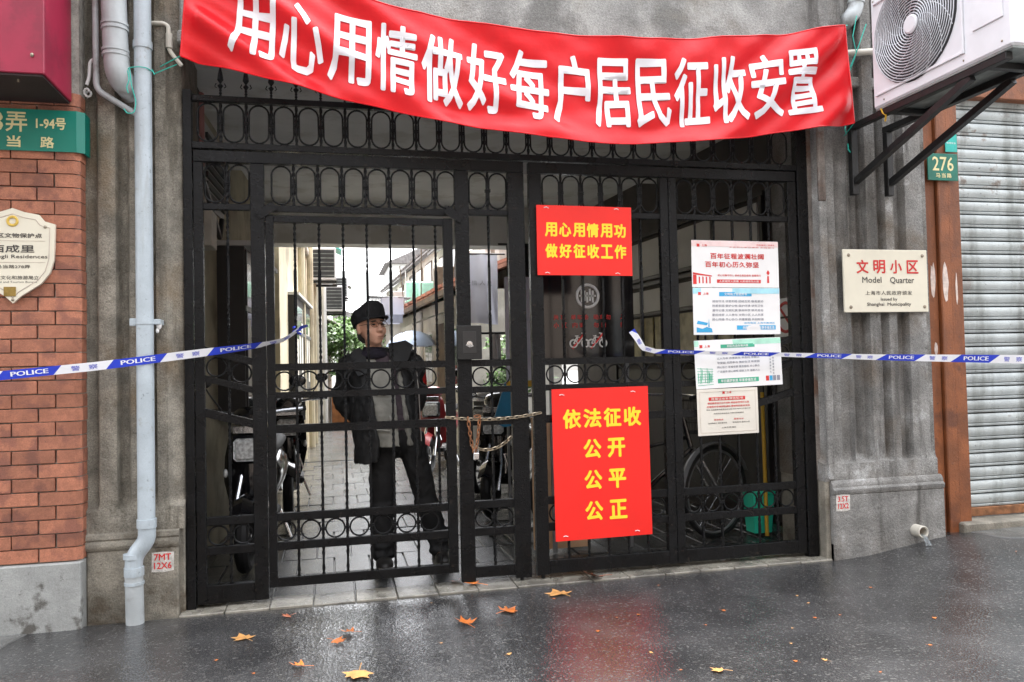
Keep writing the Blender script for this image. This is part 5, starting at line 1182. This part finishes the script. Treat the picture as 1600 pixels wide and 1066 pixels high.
def cloth_sheet(name, label, x0, x1, y, z0, z1, seed, mat='sheet', rot=0.):
    def fn(u, v):
        return Vector((x0+(x1-x0)*u, y+rot*(u-.5)+.025*math.sin(7*u+seed)*(1-.6*v)+.012*math.sin(13*u+4*v+seed), z0+(z1-z0)*v+.012*math.sin(4*u+seed)*(1-v)))
    th = thing(name, label, 'cloth', ((x0+x1)/2,y,z0)); P(MB().grid(fn,20,16),'sheet',mat,th,angle=180); P(MB().tube([(x0-.1,y,z1+.01),(x1+.1,y,z1+.01)],.012,8),'rail','black_steel',th); return th, fn
th, fn = cloth_sheet('hanging_sheet','pale lilac sheet with faint writing hung up behind the lock box', .585,.99,5.3,1.83,2.72,1.)
m = MB(); letter(m,'情 人 民',lambda u,v: fn(u,v)+Vector((0,-.02,0)),.15,.8,.55,.62,.0); P(m,'lettering','print_grey',th)
cloth_sheet('hanging_sheet','darker hanging cloth beyond the pale lilac sheet', .90,1.3,4.35,1.5,2.7,2.,'dark_panel')
cloth_sheet('hanging_sheet','small white towel hanging below the lock box level', .50,.60,3.4,1.27,1.62,3.,'banner_white')
th = thing('pull_up_banner','tall narrow pale lilac display strip with yellow foot seen between the meeting stiles','banner',(.35,1.5,0))
P(MB().box(.235,.475,1.5,1.515,1.17,2.0,.002),'panel','sheet',th); P(MB().box(.235,.475,1.499,1.516,1.12,1.168,.002),'foot_stripe','yellow_pole',th); P(MB().box(.34,.37,1.52,1.54,0,1.95,.002),'pole','chrome',th); P(MB().box(.24,.46,1.44,1.62,0,.02,.004),'base','chrome',th)
bl = thing('blue_board','blue board leaning with a curved lower corner behind the meeting stiles','board',(.26,1.55,.5))
P(MB().prism([(.235,1.16),(.40,1.16),(.40,.82),(.22,.80),(.13,.84)],'y',1.56,1.575),'panel','blue_board',bl,smooth=False); P(MB().box(.25,.27,1.576,1.6,0,1.1,.002),'leg','grey_paint',bl); P(MB().box(.37,.39,1.576,1.6,0,1.1,.002),'leg','grey_paint',bl)
# ------------------------------------------------------------------ the lane beyond the passage
def lwx(y): return -1.93+.047*y
def rowhouse(label, y0, y1, mat, X0, roofm='tile_roof', dz=0., seed=0):
    rn = random.Random(seed); h = thing('row_house', label, 'house', (X0(y0),y0,0), group='row houses on the right of the lane')
    def pz(f0, f1, z0, z1, a=y0, b_=y1): return MB().prism([(X0(a)+f0,a),(X0(b_)+f0,b_),(X0(b_)+f1,b_),(X0(a)+f1,a)],'z',z0,z1)
    P(pz(0,1.4,-.02,2.45+dz),'wall',mat,h); P(pz(1.25,4.5,2.45+dz,4.35+dz),'upper_wall','plaster',h)
    def slope(xa, za, xb, zb, name, m_, n):
        rt = None
        a_, b_ = y0-.1, y1+.02
        rt = P(MB().add([(X0(a_)+xa,a_,za),(X0(b_)+xa,b_,za),(X0(b_)+xb,b_,zb),(X0(a_)+xb,a_,zb),(X0(a_)+xa,a_,za-.06),(X0(b_)+xa,b_,za-.06),(X0(b_)+xb,b_,zb-.06),(X0(a_)+xb,a_,zb-.06)],[(0,1,2,3),(7,6,5,4),(0,4,5,1),(1,5,6,2),(2,6,7,3),(3,7,4,0)]),name,m_,h,smooth=False)
        for k in range(n):
            t = (k+.5)/n; yy = a_+(b_-a_)*t
            P(MB().obox((X0(yy)+xa-.03,yy,za+.03),(X0(yy)+xb,yy,zb+.03),(b_-a_)/n*.62,.05),'tile_course',m_,rt)
        return rt
    slope(-.35,2.50+dz,1.3,3.15+dz,'lower_roof',roofm if seed % 2 else 'tile_red',9); slope(1.0,4.35+dz,3.2,5.7+dz,'roof',roofm,9)
    P(pz(-.38,-.30,2.38+dz,2.46+dz),'eave_board','timber',h)
    L_ = y1-y0
    for k in range(3):
        yc = y0+L_*(.2+.3*k)
        if k == 1:
            dr = P(pz(-.03,0,.0,2.05,yc-.45,yc+.45),'door','timber',h); P(pz(-.045,-.031,1.1,1.2,yc+.3,yc+.36),'handle','chrome',dr)
        else:
            w_ = P(pz(-.03,0,.95,1.95,yc-.45,yc+.45),'window','plaster_white',h); P(pz(-.034,-.031,1.0,1.9,yc-.4,yc-.02),'pane','glass_dark',w_); P(pz(-.034,-.031,1.0,1.9,yc+.02,yc+.4),'pane','glass_dark',w_)
        w_ = P(pz(1.22,1.25,3.25+dz,4.15+dz,yc-.5,yc+.5),'window','timber',h); P(pz(1.216,1.219,3.3+dz,4.1+dz,yc-.45,yc-.03),'pane','glass_dark',w_); P(pz(1.216,1.219,3.3+dz,4.1+dz,yc+.03,yc+.45),'pane','glass_dark',w_)
    for q in (.03,.97): P(MB().tube([(X0(y0+L_*q)-.06,y0+L_*q,0),(X0(y0+L_*q)-.06,y0+L_*q,2.4+dz)],.05,8),'rain_pipe','plaster_white',h)
    if seed % 2 == 0:
        aw_ = P(MB().add([(X0(y0+1)-.02,y0+.8,2.25),(X0(y0+1)-.02,y0+2.6,2.25),(X0(y0+1)-.75,y0+2.6,1.98),(X0(y0+1)-.75,y0+.8,1.98),(X0(y0+1)-.75,y0+.8,1.9),(X0(y0+1)-.75,y0+2.6,1.9)],[(0,1,2,3),(3,2,5,4)]),'awning','pale_panel',h)
    for k in range(5):
        yy = y0+L_*rn.uniform(.1,.95); xx = X0(yy)+rn.uniform(.1,1.15); P(MB().tube([(xx,yy,2.75+dz),(xx+rn.uniform(-.1,.1),yy+rn.uniform(-.1,.1),3.6+dz+rn.uniform(0,.6))],.014,5),'roof_pole',rn.choice(('timber','plaster_white','grey_paint')),h)
        P(MB().tube([(X0(yy)-.35,yy,2.62+dz),(X0(yy)-1.15,yy+.05,2.66+dz)],.012,5),'laundry_pole','grey_paint',h)
        q_ = rn.uniform(.25,.5); yq = yy+.02
        P(MB().grid(lambda u, v: Vector((X0(yy)-.5-.42*u, yq+.03*math.sin(6*u+k), 2.63+dz-q_*(1-v)))-Vector((0,0,.0)),8,6),'laundry',rn.choice(('sheet','plaster_white','print_grey','scooter_dull','paper_pink')),h)
    for k in range(6):
        yy = y0+L_*rn.uniform(.1,.9); P(MB().box(X0(yy)+rn.uniform(.2,1.0),X0(yy)+rn.uniform(1.0,1.2),yy-.15,yy+.2,2.95+dz,3.3+dz+rn.uniform(0,.25),.02),'roof_clutter',rn.choice(('plaster_white','pale_panel','print_mint','timber')),h)
    return h
X0 = lambda y: 1.28-.05*y
for k, (y0, y1, mt, lab, dz) in enumerate(((7.0,11.5,'plaster','nearest row house with low tiled eave beside the hanging sheets',.0),(11.6,16.5,'plaster_white','second row house with grey awning behind the umbrella',.0),(16.6,22.0,'plaster','third row house with whitish walls and dark windows past the awning',.1),(22.1,28.,'plaster_white','last pale row house where the lane narrows',.0))):
    rowhouse(lab,y0,y1,mt,X0,dz=dz,seed=k)
lh = thing('lane_house', 'cream rendered houses along the left wall of the lane with downpipes', 'house', (-1.6,12,0))
P(MB().prism([(-6,4.92),(lwx(4.92),4.92),(lwx(15),15),(-6,15)],'z',-.02,5.4),'wall','plaster_cream',lh)
P(MB().prism([(-6,15.02),(lwx(15)-.12,15.02),(lwx(30)-.5,30),(-6,30)],'z',-.02,4.6),'wall','plaster',lh)
P(MB().box(-1.70,-1.46,5.0,14.9,3.18,3.28,.01),'ledge','plaster',lh)
P(MB().box(-3.5,lwx(7)+.5,5.0,15.,5.4,5.5,.01),'roof','tile_roof',lh)
for y in (7.2,8.9,9.6,11.2,13.0,14.6): P(MB().tube([(lwx(y)+.07,y,0),(lwx(y)+.07,y,4.8)],.05,8),'downpipe','plaster_cream' if y < 10 else 'plaster_white',lh)
for y in (8.2,10.4,12.2,14.0):
    w_ = P(MB().box(lwx(y)-.02,lwx(y)+.045,y-.35,y+.35,1.2,2.3,.005),'window','timber',lh); P(MB().box(lwx(y)+.046,lwx(y)+.05,y-.28,y+.28,1.28,2.22),'pane','glass_dark',w_)
    P(MB().box(lwx(y)-.02,lwx(y)+.045,y-.3,y+.3,3.5,4.5,.005),'shutter_window','timber',lh)
def small_ac(label, y, z, mat2='ac_white'):
    a = air_conditioner(label, (lwx(y)+.08,y,z), .8,.55,.3, None, False)
    a.rotation_euler = (0,0,PI/2); a.location = (lwx(y)+.5,y-.0,z); a.location.x = lwx(y)+.07
    b_ = [c for c in bpy.data.objects if c.parent == a]
    return a
for lab, y, z, L_, D_ in (('grey wall air conditioner high on the left lane wall above the notice boards',9.3,2.83,.42,.75),('second air conditioner lower and further along the left lane wall',13.0,2.55,.42,.75),('third small air conditioner far along the left lane wall',17.0,3.2,.42,.75)):
    r = tag(bpy.data.objects.new('air_conditioner',None),lab,'air conditioner','air conditioners on the left lane wall'); C.objects.link(r); r.location = (lwx(y),y,z)
    PL(MB().box(.06,.06+L_,0,D_,0,.56,.01),'casing','ac_white',r); 
    g = PL(MB().box(.09,.06+L_-.03,-.006,.001,.04,.52,.002),'side_grille','ac_dark',r)
    for k in range(6): PL(MB().box(.09,.06+L_-.03,-.012,-.0065,.07+k*.075,.085+k*.075,.001),'slat','ac_under',g)
    PL(MB().box(.0,.5,.02,.06,-.05,-.008,.003).box(.0,.5,D_-.06,D_-.02,-.05,-.008,.003),'bracket','black_steel',r)
def awn(label, y, z, c, w_=.7):
    x = lwx(y); m = MB().add([(x,y,z),(x,y+w_,z),(x+.55,y+w_,z-.25),(x+.55,y,z-.25),(x,y,z-.03),(x,y+w_,z-.03),(x+.55,y+w_,z-.28),(x+.55,y,z-.28)],[(0,1,2,3),(7,6,5,4),(0,4,5,1),(1,5,6,2),(2,6,7,3),(3,7,4,0)])
    T(m,'window_canopy',c,label,'canopy',smooth=False)
awn('teal window canopy above the grey wall air conditioner',10.2,3.75,'teal_label'); awn('pale grey canopy over the far left lane wall',14.2,2.5,'pale_panel',1.2); awn('dark canopy above the third small air conditioner',18.5,3.9,'dark_panel')
for lab, x0, x1, y, hgt, m_ in (('far pale gable house closing the lane behind the row houses',1.9,6.5,36,6.6,'plaster_white'),('far low white house across the end of the lane',-3.2,.9,46,4.3,'plaster_white'),('far grey house rising on the left end of the lane',-9,-3.4,40,5.4,'plaster')):
    h = thing('far_house', lab, 'house', ((x0+x1)/2,y,0)); P(MB().box(x0,x1,y,y+5,-.02,hgt),'wall',m_,h); xm = (x0+x1)/2
    P(MB().prism([(x0-.3,hgt),(x1+.3,hgt),(xm,hgt+(x1-x0)*.25)],'y',y-.25,y+5.2),'roof','tile_roof',h,smooth=False)
    for k in range(3):
        xc = x0+(x1-x0)*(.2+.3*k); w_ = P(MB().box(xc-.4,xc+.4,y-.05,y+.02,hgt-1.9,hgt-.7,.01),'window','timber',h); P(MB().box(xc-.33,xc+.33,y-.056,y-.0505,hgt-1.82,hgt-.78),'pane','glass_dark',w_)
# planter, bush, far trees
def bush(name, label, cat, c, rad, n, mat, seed, lsz, group=None, trunk=1.0):
    rn = random.Random(seed); th = thing(name,label,cat,(c[0],c[1],c[2]),group=group); m = MB()
    cl_ = [(Vector((rn.gauss(0,.42)*rad[0],rn.gauss(0,.42)*rad[1],trunk+rad[2]*(.15+.85*rn.random()**.8)*1.0)),rn.uniform(.18,.36)*rad[0]) for _ in range(22)]
    for k in range(n):
        q, s = rn.choice(cl_); p = Vector(c)+q+Vector((rn.gauss(0,.6)*s,rn.gauss(0,.6)*s,rn.gauss(0,.5)*s)); a, b_ = rn.uniform(0,6.3), rn.uniform(-.9,.9); d = Vector((math.cos(a)*math.cos(b_),math.sin(a)*math.cos(b_),math.sin(b_)))*lsz*rn.uniform(.7,1.3); o = d.orthogonal().normalized()*lsz*.32; k_ = len(m.v)
        m.v += [tuple(p),tuple(p+d*.5+o),tuple(p+d),tuple(p+d*.5-o)]; m.f.append((k_,k_+1,k_+2,k_+3))
    me = bpy.data.meshes.new('foliage'); me.from_pydata(m.v,[],m.f); me.materials.append(MT[mat]); o = bpy.data.objects.new('foliage',me); C.objects.link(o); o.parent = th; o.matrix_parent_inverse = Matrix.Translation(-BASE[th.name])
    st_ = MB(); b0 = Vector(c); st_.tube([b0,b0+Vector((.03,0,trunk*.6)),b0+Vector((0,.02,trunk+rad[2]*.5))],[.05*trunk+.01,.04*trunk,.012],7)
    for q, s in cl_[:7]: st_.tube([b0+Vector((0,0,trunk*.5)),b0+q*.6+Vector((0,0,trunk*.2)),b0+q],[.018,.012,.005],5)
    P(st_,'trunk','bark',th); return th
pt = thing('planter_box', 'orange-brown wooden planter box at the left side of the lane', 'planter', (-.85,14.5,0))
for k in range(4): P(MB().box(-1.12+.14*k,-.985+.14*k,14.2,14.23,.04,.68,.004),'plank','planter',pt)
P(MB().box(-1.12,-.565,14.231,14.75,.02,.66,.004),'box','planter',pt); P(MB().box(-1.1,-.585,14.25,14.73,.66,.69,.01),'soil','soil',pt); P(MB().box(-1.13,-.555,14.19,14.76,.665,.70,.004),'rim','planter',pt)
bush('potted_shrub','leafy green shrub growing out of the wooden planter box','shrub',(-.85,14.48,.66),(.75,.6,1.35),2600,'foliage',3,.11,None,.35)
bush('lane_tree','pale green tree behind the planter at the lane end','tree',(-.2,24,0),(1.3,1.2,1.6),3000,'foliage_far',5,.16,None,1.3)
bush('lane_shrub','low green bush on the right beyond the black board','shrub',(1.35,5.9,0),(.42,.4,.9),1500,'foliage',8,.08,None,.75)
# wires across the lane
for k, (a, b_, lab) in enumerate((((-1.35,9.,4.05),(1.9,9.6,3.95),'thin overhead wire crossing the lane at canopy height'),((-1.3,12,4.3),(2.0,11.6,4.15),'overhead wire sagging across the lane past the teal canopy'),((-1.2,16,4.6),(1.8,15,4.5),'far overhead wire strung between the lane houses'))):
    T(MB().tube(sag(a,b_,.12,12),.007,5),'overhead_wire','pale_cable',lab,'wire')
# pedestrian under an umbrella
pu = thing('person','person in a dark red coat walking under the pale blue umbrella','person',(.38,10.4,0))
m = MB().ell((.38,10.4,1.48),(.085,.1,.12)).cap2((.38,10.4,1.3),(.38,10.4,1.42),.05,.05).cap2((.38,10.4,.95),(.38,10.4,1.25),.14,.17)
for s in (-1,1): m.cap2((.38+s*.09,10.4,.9),(.38+s*.1,10.38,.48),.085,.065).cap2((.38+s*.1,10.38,.48),(.38+s*.1,10.4,.08),.06,.045).cap2((.38+s*.1,10.4,.06),(.38+s*.1,10.27,.04),.045,.035)
m.cap2((.38-.18,10.4,1.27),(.2,10.3,1.02),.05,.04).cap2((.2,10.3,1.02),(.3,10.15,1.2),.04,.032).cap2((.38+.18,10.4,1.27),(.6,10.4,.98),.05,.04).cap2((.6,10.4,.98),(.59,10.33,.75),.04,.03)
o = bpy.data.objects.new('body',remesh(m,'body','skin',.012,3)); C.objects.link(o); o.parent = pu; o.matrix_parent_inverse = Matrix.Translation(-BASE[pu.name])
m = MB().cap2((.38,10.4,.80),(.38,10.4,1.27),.20,.20).cap2((.2,10.4,1.27),(.2,10.3,1.02),.075,.06).cap2((.2,10.3,1.02),(.28,10.18,1.16),.06,.05).cap2((.56,10.4,1.27),(.6,10.4,.98),.075,.06).cap2((.6,10.4,.98),(.59,10.34,.8),.06,.05)
for nm, mt, mm in (('coat','scooter_red',m),('trousers','trousers',MB().cap2((.29,10.4,.85),(.28,10.38,.12),.11,.07).cap2((.47,10.4,.85),(.48,10.38,.12),.11,.07)),('hair','hair',MB().ell((.38,10.42,1.52),(.1,.11,.11)))):
    o = bpy.data.objects.new(nm,remesh(mm,nm,mt,.014,3)); C.objects.link(o); o.parent = pu; o.matrix_parent_inverse = Matrix.Translation(-BASE[pu.name])
um = thing('umbrella','pale blue open umbrella over the lane','umbrella',(.38,10.2,1.2))
P(MB().lathe([(.0,1.98),(.15,1.96),(.30,1.90),(.42,1.80),(.50,1.68),(.49,1.68),(.40,1.79),(.28,1.885),(.0,1.965)],(.38,10.25,0),'z',8),'canopy','umbrella',um,angle=20); P(MB().tube([(.38,10.25,2.03),(.36,10.2,1.6),(.30,10.15,1.12)],.008,6),'shaft','chrome',um)
# unseen terrace behind the camera, added to block low sky light on the gate
ob = thing('added_terrace', 'unseen brown terrace added across the street to cut low sky light', 'building', (0,-13.5,0))
P(MB().box(-30,30,-20,-13.5,-.02,9.5), 'wall', 'added_terrace_wall', ob)
P(MB().box(-30.3,30.3,-20.3,-13.1,9.5,9.8,.02), 'cornice', 'plaster', ob)
for zz in (1.0, 4.0, 6.8):
    for k in range(12):
        x = -24+k*4.3; w_ = P(MB().box(x-.7,x+.7,-13.52,-13.42,zz,zz+1.7,.02), 'window', 'plaster', ob); P(MB().box(x-.6,x+.6,-13.415,-13.405,zz+.1,zz+1.6), 'pane', 'glass_dark', w_)
bpy.context.view_layer.update()
